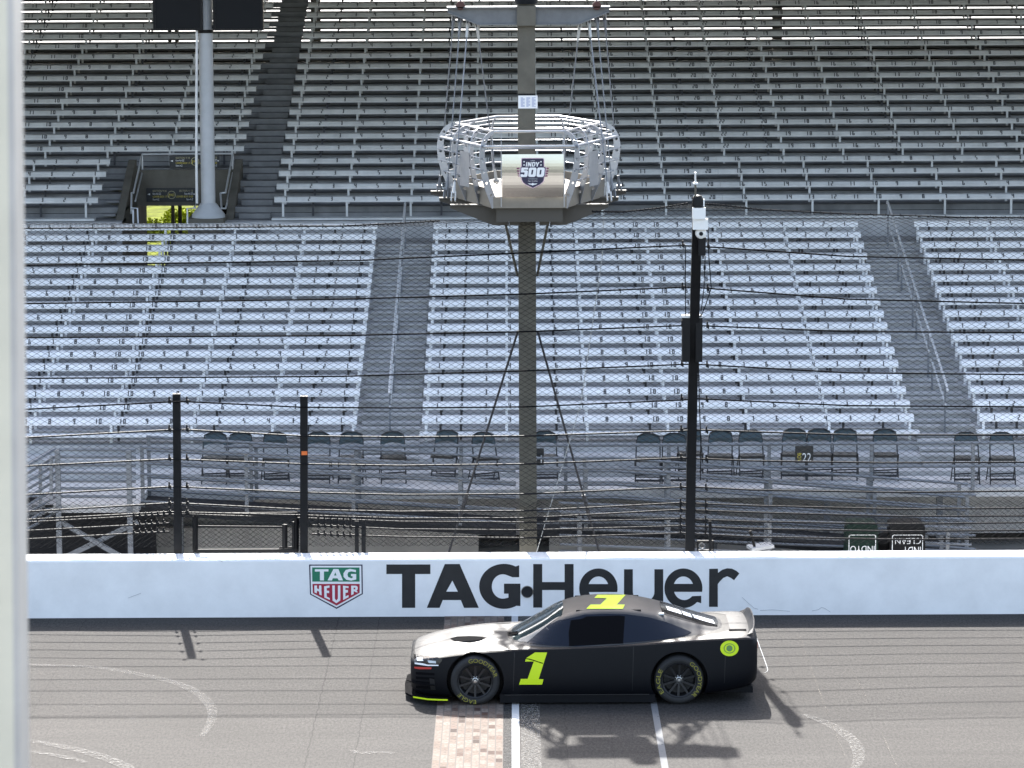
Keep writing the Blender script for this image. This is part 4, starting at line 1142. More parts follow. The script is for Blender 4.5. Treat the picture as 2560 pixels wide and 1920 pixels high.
proto = make_chair()
for j, ((px, dy, rz), lab) in enumerate(zip(CHAIRS, CL)):
    o = proto if j == 0 else copy_tree(proto)
    y = 59.55 + dy
    o.location = (atY(px, 1170, y).x, y, DZ); o.rotation_euler.z = R(rz + random.uniform(-7, 7)); o['label'] = lab

# ================================================================== ramps with pipe railings
def ramp(name_label, px0, px1, Y0, Y1, z0, z1, flat_px=None, nrail=5, hgt=1.02, posts=(), solid=True, rail0=0.0):
    """slab from px0 (height z0) to px1 (height z1), railings at Y0 (front) and Y1 (back)"""
    r = thing('access_ramp', name_label, 'ramp', (0, Y0, 0))
    xa, xb = atY(px0, 1300, Y0).x, atY(px1, 1300, Y0).x
    segs = [(xa, z0), (xb, z1)] if flat_px is None else [(xa, z0), (atY(flat_px, 1300, Y0).x, z0), (xb, z1)]
    def zz(x):
        for (x0, a), (x1, b) in zip(segs, segs[1:]):
            if x <= x1 + 1e-6: return a + (b-a)*(x-x0)/(x1-x0)
        return segs[-1][1]
    m = MB()
    for (x0, a), (x1, b) in zip(segs, segs[1:]):
        bot = -.06 if solid else None
        lo = lambda v: -.06 if solid else v - .12
        vs = [(x0,Y0,lo(a)),(x1,Y0,lo(b)),(x1,Y1,lo(b)),(x0,Y1,lo(a)),(x0,Y0,a),(x1,Y0,b),(x1,Y1,b),(x0,Y1,a)]
        m.add(vs, [(0,3,2,1),(4,5,6,7),(0,1,5,4),(1,2,6,5),(2,3,7,6),(3,0,4,7)])
    m.build('slab', M['ramp_shade'], r)
    for Y in (Y0 + .04, Y1 - .04):
        for k in range(nrail):
            h = .10 + (hgt - .10)*k/(nrail-1)
            pts = [Vector((x, Y, z + h)) for x, z in segs]
            m = MB(); m.tube(pts, .023 if k < nrail-1 else .026, 6); m.build('rail', M['galv'], r, smooth=True)
        for px in posts:
            x = atY(px, 1250, Y0).x
            if xa - .05 <= x <= xb + .05:
                m = MB(); m.bar((x, Y + .045, zz(x) - .1), (x, Y + .045, zz(x) + hgt), .06, .05, up=(0,1,0)); m.build('post', M['galv'], r)
    return r
ramp('upper access ramp with grey pipe rails, descending right behind the left fence posts', 352, 1290, 57.35, 58.5, 1.12, .73, None, 5, 1.0, (356, 616, 883, 1150), False)
ramp('upper access ramp with grey pipe rails, right of the brown mast', 1300, 2440, 57.35, 58.5, .73, .26, 1540, 5, 1.0, (1310, 1465, 1672, 1927, 2188, 2420), False)
ramp('lower access ramp with grey pipe rails, running past the upside down bins', 1400, 2430, 56.3, 57.2, .30, .0, None, 4, .90, (1450, 1672, 1925, 2185, 2372), True)

# left landing with scaffold bracing and steep stair
ld = thing('stair_landing', 'grey steel landing with pipe railing on cross braced legs at far left', 'landing', (-7, 57, 0))
Yl0, Yl1 = 57.0, 58.6
lx0, lx1 = atY(143, 1250, Yl0).x, atY(346, 1250, Yl0).x
zt_ = atY(240, 1262, Yl0).z
m = MB(); m.box(lx0 - .2, lx1, Yl0, Yl1, zt_ - .13, zt_); m.build('platform', M['deck'], ld)
for px in (147, 325):
    x = atY(px, 1250, Yl0).x; top = atY(px, 1124, Yl0).z
    m = MB(); m.bar((x, Yl0 - .05, -.05), (x, Yl0 - .05, top), .085, .06, up=(0,1,0)); m.build('post', M['galv'], ld)
for y in (1124, 1142, 1162, 1182, 1202, 1221, 1241):
    A, B = atY(147, y, Yl0 - .02), atY(340, y + 1, Yl0 - .02)
    m = MB(); m.tube([A, B], .028, 6); m.build('rail', M['galv'], ld, smooth=True)
for a, b in (((150,1304),(300,1390)), ((345,1304),(165,1392))):
    m = MB(); m.bar(atY(*a, Yl0 - .0 if a[0] < 300 else Yl0 + .09), atY(*b, Yl0 if a[0] < 300 else Yl0 + .09), .03, .085, up=(0,0,1)); m.build('brace', M['galv'], ld)
m = MB(); m.box(-12, lx1 + .12, Yl1 - .1, Yl1, -.06, zt_ - .14); m.build('back_panel', M['void'], ld)
st = thing('steel_stair', 'steep grey steel stair with many pipe rails beside the left landing', 'stair', (lx0 - 1, Yl0, 0))
for k in range(9):
    m = MB(); m.tube([atY(138, 1122 + k*20, Yl0 + .1), atY(20, 1192 + k*20, Yl0 - .6)], .024, 6); m.build('rail', M['galv'], st, smooth=True)
for px, y0, y1 in ((101, 1165, 1290), (128, 1140, 1250), (60, 1190, 1330)):
    m = MB(); m.bar(atY(px, y0, Yl0 - .1), atY(px, y1, Yl0 - .1), .05, .05, up=(0,1,0)); m.build('post', M['galv'], st)
m = MB()
for k in range(6):
    a = atY(125 - k*20, 1262 + k*17, Yl0); m.box(a.x - .3, a.x + .05, Yl0, Yl0 + 1.0, a.z - .05, a.z)
m.build('step', M['galv'], st)

# ---- bins, upside down, behind the wall at right
def bin_(px0, px1, ytop, Y, body, label, lines):
    A, B = atY(px0, ytop, Y), atY(px1, ytop, Y)
    s = thing('waste_bin', label, 'bin', ((A.x+B.x)/2, Y, 0), 'upside down bins')
    W = B.x - A.x; z = A.z
    m = MB()
    vs = []
    for (k, zz_) in ((1.10, -.05), (1.0, z - .06), (.96, z - .02), (.82, z)):
        c = (A.x+B.x)/2
        vs += [(c - W/2*k, Y - .0 - .04*k, zz_), (c + W/2*k, Y - .04*k, zz_), (c + W/2*k, Y + .5, zz_), (c - W/2*k, Y + .5, zz_)]
    fs_ = []
    for i in range(3):
        for k in range(4): l = (k+1) % 4; fs_.append((i*4+k, i*4+l, i*4+4+l, i*4+4+k))
    fs_.append((12,13,14,15)); m.add(vs, fs_); m.build('body', body, s)
    m = MB(); m.box(A.x - .03, B.x + .03, Y - .09, Y - .05, z - .14, z - .10); m.build('rim', body, s)
    x0, x1 = A.x + W*.04, B.x - W*.06; zt = z - .17; y = Y - .062
    m = MB()
    fr = [(x0 + .02, zt), (x1 - .02, zt), (x1, zt - .02), (x1, zt - .55), (x0, zt - .55), (x0, zt - .02)]
    inn = [(x0 + .03, zt - .012), (x1 - .03, zt - .012), (x1 - .012, zt - .03), (x1 - .012, zt - .538), (x0 + .012, zt - .538), (x0 + .012, zt - .03)]
    m.sheet([fr, inn], lambda x, z_: Vector((x, y, z_)), 0)
    for t_, za, zb, xa_, xb_ in lines:
        put_text(m, t_, lambda u, v: Vector((x0 + (x1-x0)*(xb_ + (xa_-xb_)*u), y, zt - .55*(zb + (za - zb)*(1 - v) ))), 0)
    m.build('label', M['sign_white'], s)
bin_(2118, 2194, 1309, 56.05, M['bin_green'], 'dark green bin standing upside down, lettered RECYCLE INDY', [('INDYO', .33, .52, .06, .95), ('RECYCLE', .56, .75, .06, .95)])
bin_(2226, 2312, 1309, 56.05, M['bin_black'], 'black bin standing upside down, lettered INDY CLEAN', [('CLEAN', .10, .28, .10, .93), ('INDY', .36, .58, .36, .93)])
p = atY(2212, 1340, 56.3)
s = thing('bin_lid', 'round black lid leaning between the two upside down bins', 'lid', (p.x, 56.3, 0))
m = MB(); m.lathe([(.0005,-.05),(.12,-.045),(.15,-.02),(.155,.03)], (p.x, 56.35, p.z - .1), 'Y', 20); m.build('shell', M['bin_black'], s, smooth=True)
m = MB(); m.box(p.x - .13, p.x + .13, 56.36, 56.42, -.05, p.z - .1); m.build('stand', M['bin_black'], s)
# small tilted panel and junction fitting near the foot of the tall post
p = atY(1899, 1364, 55.6)
s = thing('tilted_panel', 'small pale tilted panel on a dark stalk behind the wall right of the tall post', 'panel', (p.x, 55.6, 0))
m = MB(); m.bar((p.x - .17, 55.55, p.z - .03), (p.x + .19, 55.62, p.z + .01), .34, .045); m.build('head', M['pole'], s)
m = MB(); m.tube([(p.x - .08, 55.6, p.z - .03), (p.x - .05, 55.62, .3), (p.x - .04, 55.65, -.05)], .03, 6); m.tube([(p.x - .08, 55.52, p.z - .02), (p.x - .16, 55.5, p.z + .26)], .025, 6); m.build('stalk', M['fence_black'], s, smooth=True)
p = atY(1765, 1367, 54.75)
s = thing('cable_coil_box', 'black cable reel box at the foot of the tall fence post', 'box', (p.x, 54.75, 0))
m = MB()
for bx in ((-.14,-.12,-.07,.10),(.10,.12,-.07,.10),(-.12,.10,-.07,-.05),(-.12,.10,.08,.10)): m.box(p.x+bx[0], p.x+bx[1], 54.72, 54.80, p.z+bx[2], p.z+bx[3])
m.box(p.x - .14, p.x + .12, 54.74, 54.82, -.05, p.z - .071); m.build('frame', M['fence_black'], s)
m = MB(); m.lathe([(.035,-.02),(.05,-.03),(.05,.03),(.035,.03),(.035,-.02)], (p.x - .06, 54.76, p.z + .01), 'Y', 16); m.build('reel', M['galv'], s, smooth=True)
# ================================================================== stock car
def satin(name, col, rough, coat=0.0, spec=.5):
    m = mat(name, col, rough, spec=spec)
    b = m.node_tree.nodes['Principled BSDF']; b.inputs['Coat Weight'].default_value = coat; b.inputs['Coat Roughness'].default_value = .25
    return m
M['car_black'] = satin('car_satin_black', (.0045,.005,.007), .45, spec=.16)
M['car_glare'] = satin('car_black_glare', (.036,.036,.038), .41, spec=.27)  # the body's black lightened: sun glare put into colour and sheen
M['car_gloss'] = satin('car_gloss_black', (.006,.006,.008), .18)
M['glass'] = satin('car_glass', (.004,.007,.015), .08, spec=.28)
M['glass_front'] = satin('car_windshield', (.030,.045,.048), .05, spec=.7)
M['net'] = mat('window_net', (.005,.005,.006), .9, spec=.03)
M['tyre'] = mat('tyre_rubber', (.014,.014,.015), .75, noise=.2, nscale=20)
M['rim'] = mat('rim_dark', (.025,.025,.027), .4, metal=.5)
M['hub'] = mat('hub_metal', (.45,.45,.45), .3, metal=.9)
M['fluo'] = mat('fluorescent_yellow', (.58,.76,.0), .5)
M['tyre_yellow'] = mat('tyre_yellow', (.26,.235,.03), .6)
M['lamp'] = mat('lamp_decal', (.55,.60,.62), .3)
M['car_red'] = mat('car_red_line', (.45,.03,.02), .5)
M['car_white'] = mat('car_white_vinyl', (.85,.86,.87), .4)
M['decal_green'] = mat('decal_green', (.12,.24,.06), .5)
CX0, CY = -1.425, 48.86
car = thing('race_car', 'black stock car with fluorescent yellow number 1 on door and roof crossing the brick strip', 'race car', (.95, CY, 0))
# ---- lower body: stations of half sections (y, z)
def sec(lx, zb, hb, zl, hl, zm, hm, zs, hs, zt, ht, zh, hh, zc):
    return lx, [(0,zb),(hb,zb),(hl,zl),(hm,zm),(hs,zs),(ht,zt),(hh,zh),(0,zc)]
ST = [
 sec(.00, .17,.50, .24,.60, .40,.64, .555,.62, .585,.55, .60,.35, .605),
 sec(.07, .13,.66, .22,.74, .40,.77, .585,.745, .615,.66, .64,.38, .645),
 sec(.24, .10,.80, .20,.87, .40,.895, .628,.865, .657,.78, .683,.42, .69),
 sec(.52, .10,.86, .19,.93, .40,.955, .682,.925, .712,.83, .737,.46, .742),
 sec(.90, .10,.88, .19,.965,.40,.985, .735,.955, .768,.86, .778,.48, .772),
 sec(1.30,.10,.90, .19,.965,.40,.98, .762,.950, .795,.86, .800,.5, .792),
 sec(1.80,.10,.90, .19,.97, .40,.98, .780,.945, .805,.87, .81,.5, .81),
 sec(2.40,.10,.90, .19,.97, .40,.98, .797,.940, .815,.88, .82,.5, .82),
 sec(3.00,.10,.90, .19,.97, .40,.985,.825,.945, .845,.88, .85,.5, .85),
 sec(3.40,.10,.90, .20,.985,.40,1.0, .855,.955, .882,.87, .885,.5, .885),
 sec(3.80,.11,.90, .21,.985,.42,1.0, .885,.955, .915,.85, .918,.5, .915),
 sec(4.20,.14,.88, .24,.965,.44,.985,.905,.945, .940,.82, .945,.5, .945),
 sec(4.55,.18,.82, .28,.93, .46,.955,.915,.92, .955,.80, .962,.5, .962),
 sec(4.74,.24,.76, .34,.86, .50,.89, .905,.875, .950,.77, .958,.5, .958),
 sec(4.80,.30,.66, .40,.78, .54,.81, .86,.80, .90,.72, .91,.48, .912),
]
def loft(ST):
    vs = []; ring = 0
    for lx, pr in ST:
        full = [(y, z) for y, z in pr] + [(-y, z) for y, z in pr[-2:0:-1]]
        ring = len(full)
        vs += [Vector((CX0 + lx, CY - y, z)) for y, z in full]     # first half is the near side
    fs = []
    for i in range(len(ST)-1):
        for k in range(ring):
            l = (k+1) % ring
            fs.append((i*ring+k, i*ring+l, (i+1)*ring+l, (i+1)*ring+k))
    fs.append(tuple(range(ring))); fs.append(tuple((len(ST)-1)*ring + k for k in reversed(range(ring))))
    return vs, fs, ring
def finish(vs, fs, crease_of, levels=2, cutters=()):
    """subdivision surface (and wheel wells) worked into a plain mesh"""
    me = bpy.data.meshes.new('shell'); me.from_pydata([tuple(v) for v in vs], [], fs)
    bm = bmesh.new(); bm.from_mesh(me); bmesh.ops.recalc_face_normals(bm, faces=bm.faces)
    cl = bm.edges.layers.float.new('crease_edge')
    for e in bm.edges: e[cl] = crease_of(e.verts[0].index, e.verts[1].index)
    bm.to_mesh(me); bm.free()
    ob = bpy.data.objects.new('shell', me); COL.objects.link(ob)
    sm = ob.modifiers.new('s', 'SUBSURF'); sm.levels = levels; sm.render_levels = levels
    tmp = []
    for c in cutters:
        b = ob.modifiers.new('b', 'BOOLEAN'); b.object = c; b.operation = 'DIFFERENCE'; b.solver = 'EXACT'; tmp.append(c)
    dg = bpy.context.evaluated_depsgraph_get(); ev = ob.evaluated_get(dg)
    out = bpy.data.meshes.new_from_object(ev)
    bpy.data.objects.remove(ob)
    for c in tmp: bpy.data.objects.remove(c)
    return out
vs, fs, ring = loft(ST)
WX = (CX0 + .90, CX0 + 3.71); WR = .342; WZ = .338
cut = []
for x in WX:
    for s in (-1, 1):
        mb = MB(); mb.lathe([(.0005, 0), (.395, 0), (.395, .42), (.0005, .42)], (x, CY + (-1.1 if s < 0 else .68), WZ + .012), 'Y', 40)
        cut.append(mb.build('well', M['net']))
def cr_body(a, b):
    ka, kb = a % ring, b % ring
    same = ka == kb
    if same and ka in (4, ring-4): return .75
    if same and ka in (1, ring-1): return .5
    if a//ring == b//ring and a//ring in (0, len(ST)-1): return .55
    return 0
body_me = finish(vs, fs, cr_body, 2, cut)
# ---- cabin
def csec(lx, hb, zb, hr, zr, zc):
    return lx, [(0,zb-.06),(hb,zb-.06),(hb,zb),((hb*.62+hr*.38), zb+(zr-zb)*.42),(hr+.035,zr-.025),(hr-.05,zr+(zc-zr)*.42),(hr*.5,zc-(zc-zr)*.12),(0,zc)]
CS = [csec(1.34,.52,.77,.44,.775,.785), csec(1.58,.80,.785,.62,.855,.905), csec(1.84,.87,.79,.60,1.005,1.055), csec(2.08,.895,.795,.585,1.15,1.205),
      csec(2.34,.905,.80,.58,1.225,1.285), csec(2.70,.91,.81,.58,1.25,1.315), csec(3.10,.91,.825,.575,1.23,1.30), csec(3.48,.885,.85,.55,1.155,1.22),
      csec(3.88,.80,.885,.52,1.030,1.085), csec(4.22,.70,.915,.48,.955,.985), csec(4.40,.60,.925,.42,.930,.945)]
vs2, fs2, ring2 = loft(CS)
def cr_cab(a, b):
    ka, kb = a % ring2, b % ring2
    if ka == kb and ka in (4, ring2-4): return .35
    if ka == kb and ka in (2, ring2-2): return .8
    return 0
cab_me = finish(vs2, fs2, cr_cab, 2)
def add_part(name, me, mats, parent):
    org = Vector((0,0,0)); q = parent
    while q is not None: org = org + q.location; q = q.parent
    me.transform(Matrix.Translation(-org)); me.materials.clear()
    for mm in mats: me.materials.append(mm)
    me.polygons.foreach_set('material_index', [0]*len(me.polygons))
    me.polygons.foreach_set('use_smooth', [True]*len(me.polygons)); me.set_sharp_from_angle(angle=R(40))
    o = bpy.data.objects.new(name, me); COL.objects.link(o); o.parent = parent; me.name = name
    return o
def tree_of(*meshes):
    V = []; F = []
    for me in meshes:
        o = len(V); V += [v.co.copy() for v in me.vertices]; F += [[i + o for i in p.vertices] for p in me.polygons]
    return BVHTree.FromPolygons(V, F)
BV = tree_of(body_me, cab_me)
BVB = tree_of(body_me); BVC = tree_of(cab_me)
body = add_part('body', body_me, [M['car_black'], M['car_glare']], car)
for p in body.data.polygons:      # hood, fender tops and deck facing up
    pass
cabin = add_part('cabin', cab_me, [satin('car_roof_glare', (.018,.018,.019), .5, spec=.6)], car)  # body black lightened for the cabin: roof glare put into its colour

def decal(loops, caster, m_, name, parent, off=.004, maxlen=.05, z_step=0):
    """outline laid onto the body: filled, cut fine, every point cast onto the shell"""
    l3 = [[Vector((x, y, 0)) for x, y in lp] for lp in loops]
    flat = [p for lp in loops for p in lp]; tris = tessellate_polygon(l3)
    bm = bmesh.new(); bv = [bm.verts.new((x, y, 0)) for x, y in flat]
    for t_ in tris:
        try: bm.faces.new([bv[i] for i in t_])
        except ValueError: pass
    for _ in range(6):
        es = [e for e in bm.edges if e.calc_length() > maxlen]
        if not es: break
        bmesh.ops.subdivide_edges(bm, edges=es, cuts=1); bmesh.ops.triangulate(bm, faces=bm.faces)
    dead = []
    for v in bm.verts:
        h = caster(v.co.x, v.co.y)
        if h is None: dead.append(v)
        else: v.co = h[0] + h[1]*off
    bmesh.ops.delete(bm, geom=dead, context='VERTS')
    mb = MB(); bm.verts.index_update(); mb.add([v.co.copy() for v in bm.verts], [[v.index for v in f.verts] for f in bm.faces]); bm.free()
    o = mb.build(name, m_, parent, smooth=True, recalc=False)
    return o
def cast_view(px, py, bv=None):
    d = ray(px, py).normalized(); h = (bv or BV).ray_cast(CAMP, d)
    if h[0] is None: return None
    n = h[1] if h[1].dot(d) < 0 else -h[1]
    return h[0], n
def cast_side(lx, z, side=-1, bv=None):
    h = (bv or BV).ray_cast(Vector((CX0 + lx, CY + side*4, z)), Vector((0, -side, 0)))
    if h[0] is None: return None
    n = h[1] if h[1].y*side > 0 else -h[1]
    return h[0], n
def cast_down(lx, ly, bv=None):
    h = (bv or BV).ray_cast(Vector((CX0 + lx, CY + ly, 4)), Vector((0, 0, -1)))
    if h[0] is None: return None
    n = h[1] if h[1].z > 0 else -h[1]
    return h[0], n
def vz4(*pts): return [(980 + x/4.424, 1440 + y/4.424) for x, y in pts]
def vz5(*pts): return [(1440 + x/4.424, 1440 + y/4.424) for x, y in pts]
def to_side(pts, Y=CY - .80):
    out = []
    for x, y in pts:
        p = atY(x, y, Y); out.append((p.x - CX0, p.z))
    return out
# side glass on both flanks
glass_o = to_side(vz4((1490,757),(1560,700),(1700,600),(1840,530),(1990,497)) + vz5((100,462),(330,452),(560,458),(800,492),(1000,545),(1180,610),(1285,650),(1200,672),(1000,693),(700,718),(400,738),(0,768)) , CY - .82)
net_o = to_side(vz4((1980,520),(2100,505)) + vz5((120,480),(480,470),(545,478),(530,620),(520,735),(250,748),(0,760)) + vz4((1960,768),(1955,640)), CY - .82)
for s in (-1, 1):
    g_ = decal([glass_o], lambda a, b, s=s: cast_side(a, b, s, BVC), M['glass'], 'side_window', car, .004, .08)
    decal([net_o], lambda a, b, s=s: cast_side(a, b, s, BVC), M['net'], 'window_net', g_, .008, .08)
# windshield and rear window
wsd = [(1.43,-.40),(1.40,0),(1.43,.40),(1.52,.60),(1.62,.70),(1.80,.62),(2.03,.535),(2.10,.5),(2.125,.25),(2.13,0),(2.125,-.25),(2.10,-.5),(2.03,-.535),(1.80,-.62),(1.62,-.70),(1.52,-.60)]
ws = decal([wsd], lambda a, b: cast_down(a, b), M['glass_front'], 'windshield', car, .005, .06)
rw = [(3.50,-.45),(3.48,0),(3.50,.45),(3.80,.44),(4.12,.40),(4.27,.34),(4.30,0),(4.27,-.34),(4.12,-.40),(3.80,-.44)]
rwo = decal([rw], lambda a, b: cast_down(a, b), M['car_gloss'], 'rear_window', car, .005, .06)
# white lettering strokes on the rear window
m_l = []
for a, b in ((0,.30),(.335,.52),(.56,1.0)):
    lx0, lx1 = 3.56 + .66*a, 3.56 + .66*b
    decal([[(lx0, -.02 - .03*a),(lx1, -.02 - .03*b),(lx1 + .02, -.24 - .02*b),(lx0 + .02, -.24 - .0*a)]], lambda a_, b_: cast_down(a_, b_), M['car_white'], 'lettering', rwo, .012, .05)
# hood: own panel in the glare tone over the front deck, with louvres and ducts
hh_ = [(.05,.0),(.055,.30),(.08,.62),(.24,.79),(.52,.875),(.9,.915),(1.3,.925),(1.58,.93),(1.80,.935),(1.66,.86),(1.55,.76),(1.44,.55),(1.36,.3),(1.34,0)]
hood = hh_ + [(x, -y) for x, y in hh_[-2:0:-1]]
hd = decal([hood], lambda a, b: cast_down(a, b, BVB), M['car_glare'], 'hood', car, .004, .07)
ss_ = lambda t: max(0, min(1, t))**2*(3 - 2*max(0, min(1, t)))
for v in hd.data.vertices:
    lx = v.co.x + car.location.x - CX0; ly = v.co.y + car.location.y - CY
    v.co.z += .020*ss_((.44 - abs(ly))/.09)*ss_((lx - .42)/.22)*(1 - ss_((lx - 1.16)/.2)) - .012*ss_((.13 - abs(ly))/.1)*ss_((lx - .55)/.3)*(1 - ss_((lx - 1.1)/.25))
for lp in (vz4((645,708),(720,688),(860,683),(1000,690),(1055,703),(1000,722),(860,738),(700,745)), vz4((690,578),(760,545),(880,508),(1000,488),(1080,490),(1000,512),(850,545),(760,565))):
    decal([lp], lambda a, b: cast_view(a, b), M['net'], 'hood_vent', hd, .026, 8)
decal([vz4((1140,510),(1230,498),(1330,500),(1310,525),(1150,530))], lambda a, b: cast_view(a, b), M['net'], 'hood_vent', hd, .024, 8)
decal([vz4((1270,640),(1400,620),(1390,655),(1300,662))], lambda a, b: cast_view(a, b), M['net'], 'wiper_cowl', hd, .020, 8)
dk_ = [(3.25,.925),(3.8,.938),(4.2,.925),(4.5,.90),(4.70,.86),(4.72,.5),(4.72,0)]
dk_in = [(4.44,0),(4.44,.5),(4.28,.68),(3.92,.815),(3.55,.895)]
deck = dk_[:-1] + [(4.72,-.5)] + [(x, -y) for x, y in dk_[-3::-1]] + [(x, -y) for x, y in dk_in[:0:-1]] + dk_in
decal([deck], lambda a, b: cast_down(a, b, BVB), M['car_glare'], 'deck_glare', car, .004, .07)  # deck and rear shoulders overlaid with the painted glare tone
# numbers
door1 = vz4((1405,1200),(1425,1137),(1500,1137),(1568,945),(1472,945),(1482,910),(1580,845),(1715,845),(1622,1140),(1676,1140),(1660,1200))
decal([door1], lambda a, b: cast_view(a, b), M['fluo'], 'door_number', car, .005, 8)
decal([vz4((1480,908),(1530,915),(1672,962),(1668,970),(1530,926),(1480,916))], lambda a, b: cast_view(a, b), M['net'], 'door_number', car, .009, 8)
roof1 = [(850 + x/2.4578, 1245 + y/2.4578) for x, y in ((1513,683),(1540,657),(1600,657),(1640,618),(1562,616),(1582,597),(1755,597),(1700,657),(1750,657),(1738,683))]
decal([roof1], lambda a, b: cast_view(a, b), M['fluo'], 'roof_number', car, .006, 8)
for s in (-1,):
    c5 = vz5((1697,800))[0]
    ring_ = arc(c5[0], c5[1], 23, 19.5, 0, 360, 26)[:-1]; inn = arc(c5[0], c5[1], 8, 8, 0, 360, 16)[:-1]
    decal([ring_, inn], lambda a, b: cast_view(a, b), M['fluo'], 'fuel_badge', car, .005, 8)
    decal([arc(c5[0], c5[1], 8, 8, 0, 360, 16)[:-1]], lambda a, b: cast_view(a, b), M['decal_green'], 'fuel_badge', car, .005, 8)
    decal([arc(c5[0], c5[1], 14.5, 12.5, 0, 360, 20)[:-1], arc(c5[0], c5[1], 12.5, 10.7, 0, 360, 20)[:-1]], lambda a, b: cast_view(a, b), M['decal_green'], 'fuel_badge', car, .008, 8)
# seams
for lx0, lx1, z0, z1 in ((4.33,4.338,.30,.90),(1.42,1.427,.20,.775),(3.06,3.067,.20,.82)):
    decal([[(lx0,z0),(lx1,z0),(lx1+.02,z1),(lx0+.02,z1)]], lambda a, b: cast_side(a, b, -1, BVB), M['rim'], 'panel_seam', car, .003, .05)
# nose: headlight, red line, grille
hl = decal([vz4((240,860),(330,885),(480,890),(560,925),(520,985),(400,1000),(300,985),(245,945))], lambda a, b: cast_view(a, b), M['car_gloss'], 'headlight', car, .004, 8)
decal([vz4((275,905),(340,905),(350,938),(280,938))], lambda a, b: cast_view(a, b), M['lamp'], 'lamp', hl, .008, 8)
decal([vz4((395,932),(485,940),(490,965),(410,962))], lambda a, b: cast_view(a, b), M['lamp'], 'lamp', hl, .008, 8)
decal([vz4((255,955),(340,965),(400,980),(515,982),(515,994),(400,994),(330,985),(255,972))], lambda a, b: cast_view(a, b), M['car_white'], 'chrome_strip', hl, .008, 8)
decal([vz4((250,1003),(440,1010),(435,1030),(300,1030),(250,1020))], lambda a, b: cast_view(a, b), M['car_red'], 'red_stripe', car, .005, 8)
for y0 in (1060,1110,1160,1210):
    decal([vz4((265,y0),(470,y0+14),(470,y0+40),(265,y0+28))], lambda a, b: cast_view(a, b), M['net'], 'grille', car, .004, 8)
decal([vz4((415,1130),(470,1140),(485,1260),(430,1255))], lambda a, b: cast_view(a, b), M['rim'], 'brake_duct', car, .007, 8)
# splitter and dive plane
m = MB()
out = [(-.08,-.55),(-.10,0),(-.08,.55),(.05,.80),(.25,.94),(.52,.985),(.52,-.985),(.25,-.94),(.05,-.80)]
m.plate([out], lambda x, y: Vector((CX0 + x, CY + y, .075)), (0,0,.022)); m.build('splitter', M['net'], car)
m = MB()
ed = [(.04,-.805),(.12,-.86),(.25,-.948),(.40,-.98),(.52,-.993)]
for a, b in zip(ed, ed[1:]): m.bar((CX0 + a[0], CY + a[1], .088), (CX0 + b[0], CY + b[1], .088), .008, .020)
m.build('splitter_edge', M['fluo'], car)
m = MB(); m.plate([[(-.06,-.60),(.10,-.84),(.34,-.94),(.30,-.84),(.06,-.62)]], lambda x, y: Vector((CX0 + x, CY + y, .275)), (0,0,.012)); m.build('dive_plane', M['net'], car)
# skirts, rear diffuser, spoiler
m = MB()
for s in (-1, 1):
    m = MB(); m.box(CX0 + 1.24, CX0 + 3.38, CY + s*.90 - .03, CY + s*.90 + .03, .03, .15); m.build('side_skirt', M['car_black'], car)
m = MB(); m.box(CX0 + 1.3, CX0 + 3.3, CY - .975 - .012, CY - .975, .148, .158); m.build('skirt_line', M['rim'], car)
m = MB(); m.box(CX0 + 4.15, CX0 + 4.74, CY - .72, CY + .72, .12, .20)
for y in (-.5,-.2,.1,.4): m.box(CX0 + 4.2, CX0 + 4.76, CY + y, CY + y + .02, .06, .12)
m.build('diffuser', M['car_black'], car)
m = MB()
N_ = 14
for i in range(N_):
    y0, y1 = -.80 + 1.6*i/N_, -.80 + 1.6*(i+1)/N_
    f = lambda y: .10*(1 - (abs(y)/.80)**4) + .01
    g2 = lambda y: -.05*(abs(y)/.8)**3
    m.add([(CX0+4.70+g2(y0), CY+y0, .945),(CX0+4.70+g2(y1), CY+y1, .945),(CX0+4.775+g2(y1), CY+y1, .945+f(y1)+.02),(CX0+4.775+g2(y0), CY+y0, .945+f(y0)+.02),
           (CX0+4.714+g2(y0), CY+y0, .942),(CX0+4.714+g2(y1), CY+y1, .942),(CX0+4.789+g2(y1), CY+y1, .942+f(y1)+.02),(CX0+4.789+g2(y0), CY+y0, .942+f(y0)+.02)],
          [(0,1,2,3),(4,7,6,5),(3,2,6,7),(0,4,5,1)] + ([(0,3,7,4)] if i == 0 else []) + ([(1,5,6,2)] if i == N_-1 else []))
m.build('spoiler', M['car_glare'], car)
m = MB(); m.box(CX0 + 4.42, CX0 + 4.66, CY - .60, CY - .52, .958, .968); m.build('deck_slot', M['net'], car)
m = MB(); m.box(CX0 + 3.45, CX0 + 3.52, CY - .50, CY - .42, 1.165, 1.185); m.build('roof_light', M['lamp'], car)  # small light at the rear edge of the roof
m = MB()
for y in (-.50, .50): m.bar((CX0 + 2.3, CY + y, 1.232), (CX0 + 3.2, CY + y, 1.236), .018, .02)
m.build('roof_rail', M['car_black'], car)
# mirror
# tail lamps hint on the rear corner
for s in (-1, 1):
    m = MB(); m.box(CX0 + 4.79, CX0 + 4.808, CY + s*.60 - .12, CY + s*.60 + .12, .74, .82); m.build('tail_light', M['car_red'], car)
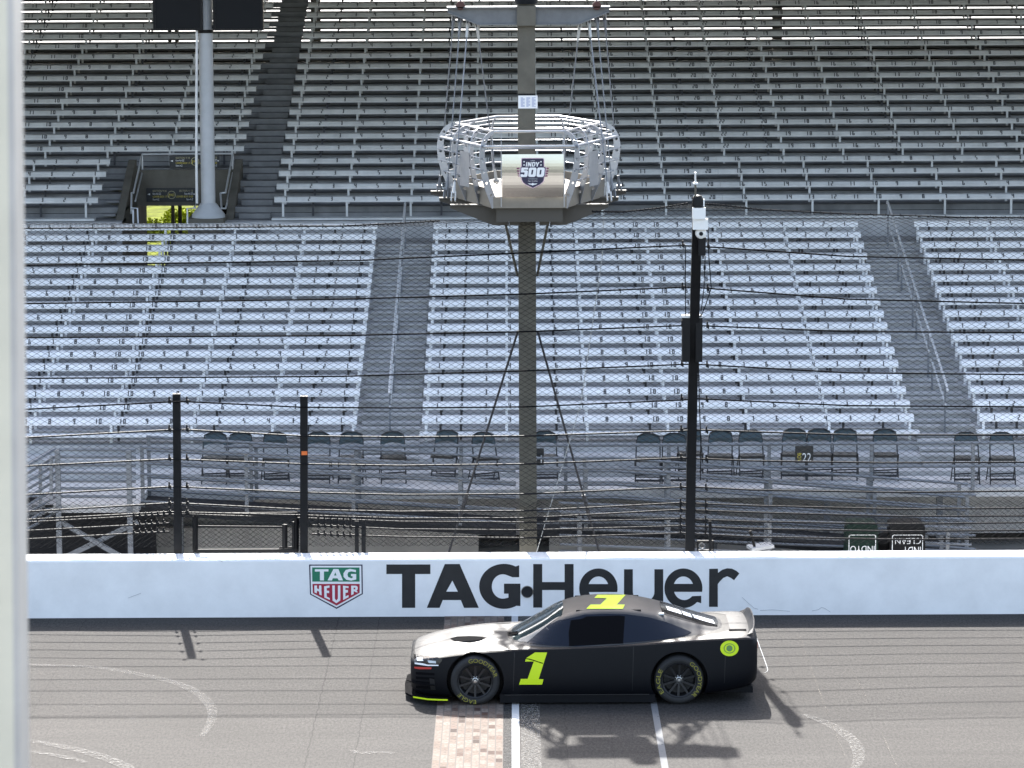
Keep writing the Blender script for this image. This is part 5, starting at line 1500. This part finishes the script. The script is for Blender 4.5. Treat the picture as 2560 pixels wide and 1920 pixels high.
# ---- wheels
def wheel(x, side, rot, yellow):
    yo = CY + side*.962
    def P(r_, h): return (r_, h*side)
    mb = MB()
    prof = [(.235, -.30),(.30,-.31),(WR-.012,-.295),(WR,-.27),(WR,-.045),(WR-.010,-.015),(WR-.035,.002),(.30,.006),(.255,.0),(.240,-.012)]
    mb.lathe([(r_, h*side) for r_, h in prof], (x, yo, WZ + .004), 'Y', 48)
    wh = mb.build('wheel', M['tyre'], car, smooth=True)
    mb = MB()
    mb.lathe([(.244,-.010*side),(.236,.004*side),(.224,-.004*side),(.222,-.10*side),(.205,-.14*side),(.0005,-.15*side)], (x, yo, WZ + .004), 'Y', 40)
    for k in range(10):
        a = rot + 2*math.pi*k/10; c, s_ = math.cos(a), math.sin(a)
        p = Vector((x + .05*c, yo - .045*side, WZ + .05*s_)); q = Vector((x + .222*c, yo - .03*side, WZ + .222*s_))
        mb.bar(p, q, .030, .03, up=(0, 1, 0))
    rim = mb.build('rim', M['rim'], wh, smooth=True)
    mb = MB(); mb.lathe([(.0005,.008*side),(.022,.006*side),(.03,-.01*side),(.032,-.04*side),(.062,-.05*side),(.066,-.09*side)], (x, yo, WZ + .004), 'Y', 20)
    mb.build('hub', M['hub'], wh, smooth=True)
    if yellow:
        mb = MB()
        for s_, a0, a1 in yellow:
            r0, r1 = .262, .318
            n = len(s_)
            vs_, fs_ = text_geo(s_)
            def fn(u, v):
                a = R(a0 + (a1 - a0)*u); r_ = r0 + (r1 - r0)*v
                return Vector((x + r_*math.sin(a), yo + .0105*side, WZ + .004 + r_*math.cos(a)))
            put_text(mb, s_, fn)
        mb.build('tyre_lettering', M['tyre_yellow'], wh, recalc=False)
wheel(WX[0], -1, .3, [('GOODYEAR', -18, 78), ('EAGLE', 178, 232)])
wheel(WX[1], -1, .9, [('GOODYEAR', 32, 140), ('EAGLE', 232, 302)])
wheel(WX[0], 1, .1, None); wheel(WX[1], 1, .5, None)
# ================================================================== foreground post
DP = 3.27
a0, a1 = atD(56, 0, DP), atD(74, 1920, DP)
d = (a0 - a1).normalized()
fp = thing('steel_post', 'pale grey steel post close to the camera at the left edge', 'post', (a1.x - .1, a1.y, 0))
w_ = .105
xs = [(0, .0), (0, -.060), (-.005, -.066), (-w_, -.066), (-w_, .02), (-.01, .02)]
n = len(xs)
lo = a1 - d*(a1.z/d.z)
vs = [a0 + d*1.2 + Vector((x, y, 0)) for x, y in xs] + [lo + Vector((x, y, 0)) for x, y in xs]
m = MB()
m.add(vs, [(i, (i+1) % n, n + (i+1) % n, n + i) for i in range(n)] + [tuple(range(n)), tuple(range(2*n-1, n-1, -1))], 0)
m.m[2] = 1  # front face takes the tone with sunlight in its colour
m.build('shaft', [M['stone'], M['post_sunlit']], fp)
m = MB(); m.box(lo.x - w_ - .06, lo.x + .06, lo.y - .06, lo.y + .16, -.05, -.02); m.build('base_plate', M['stone'], fp)
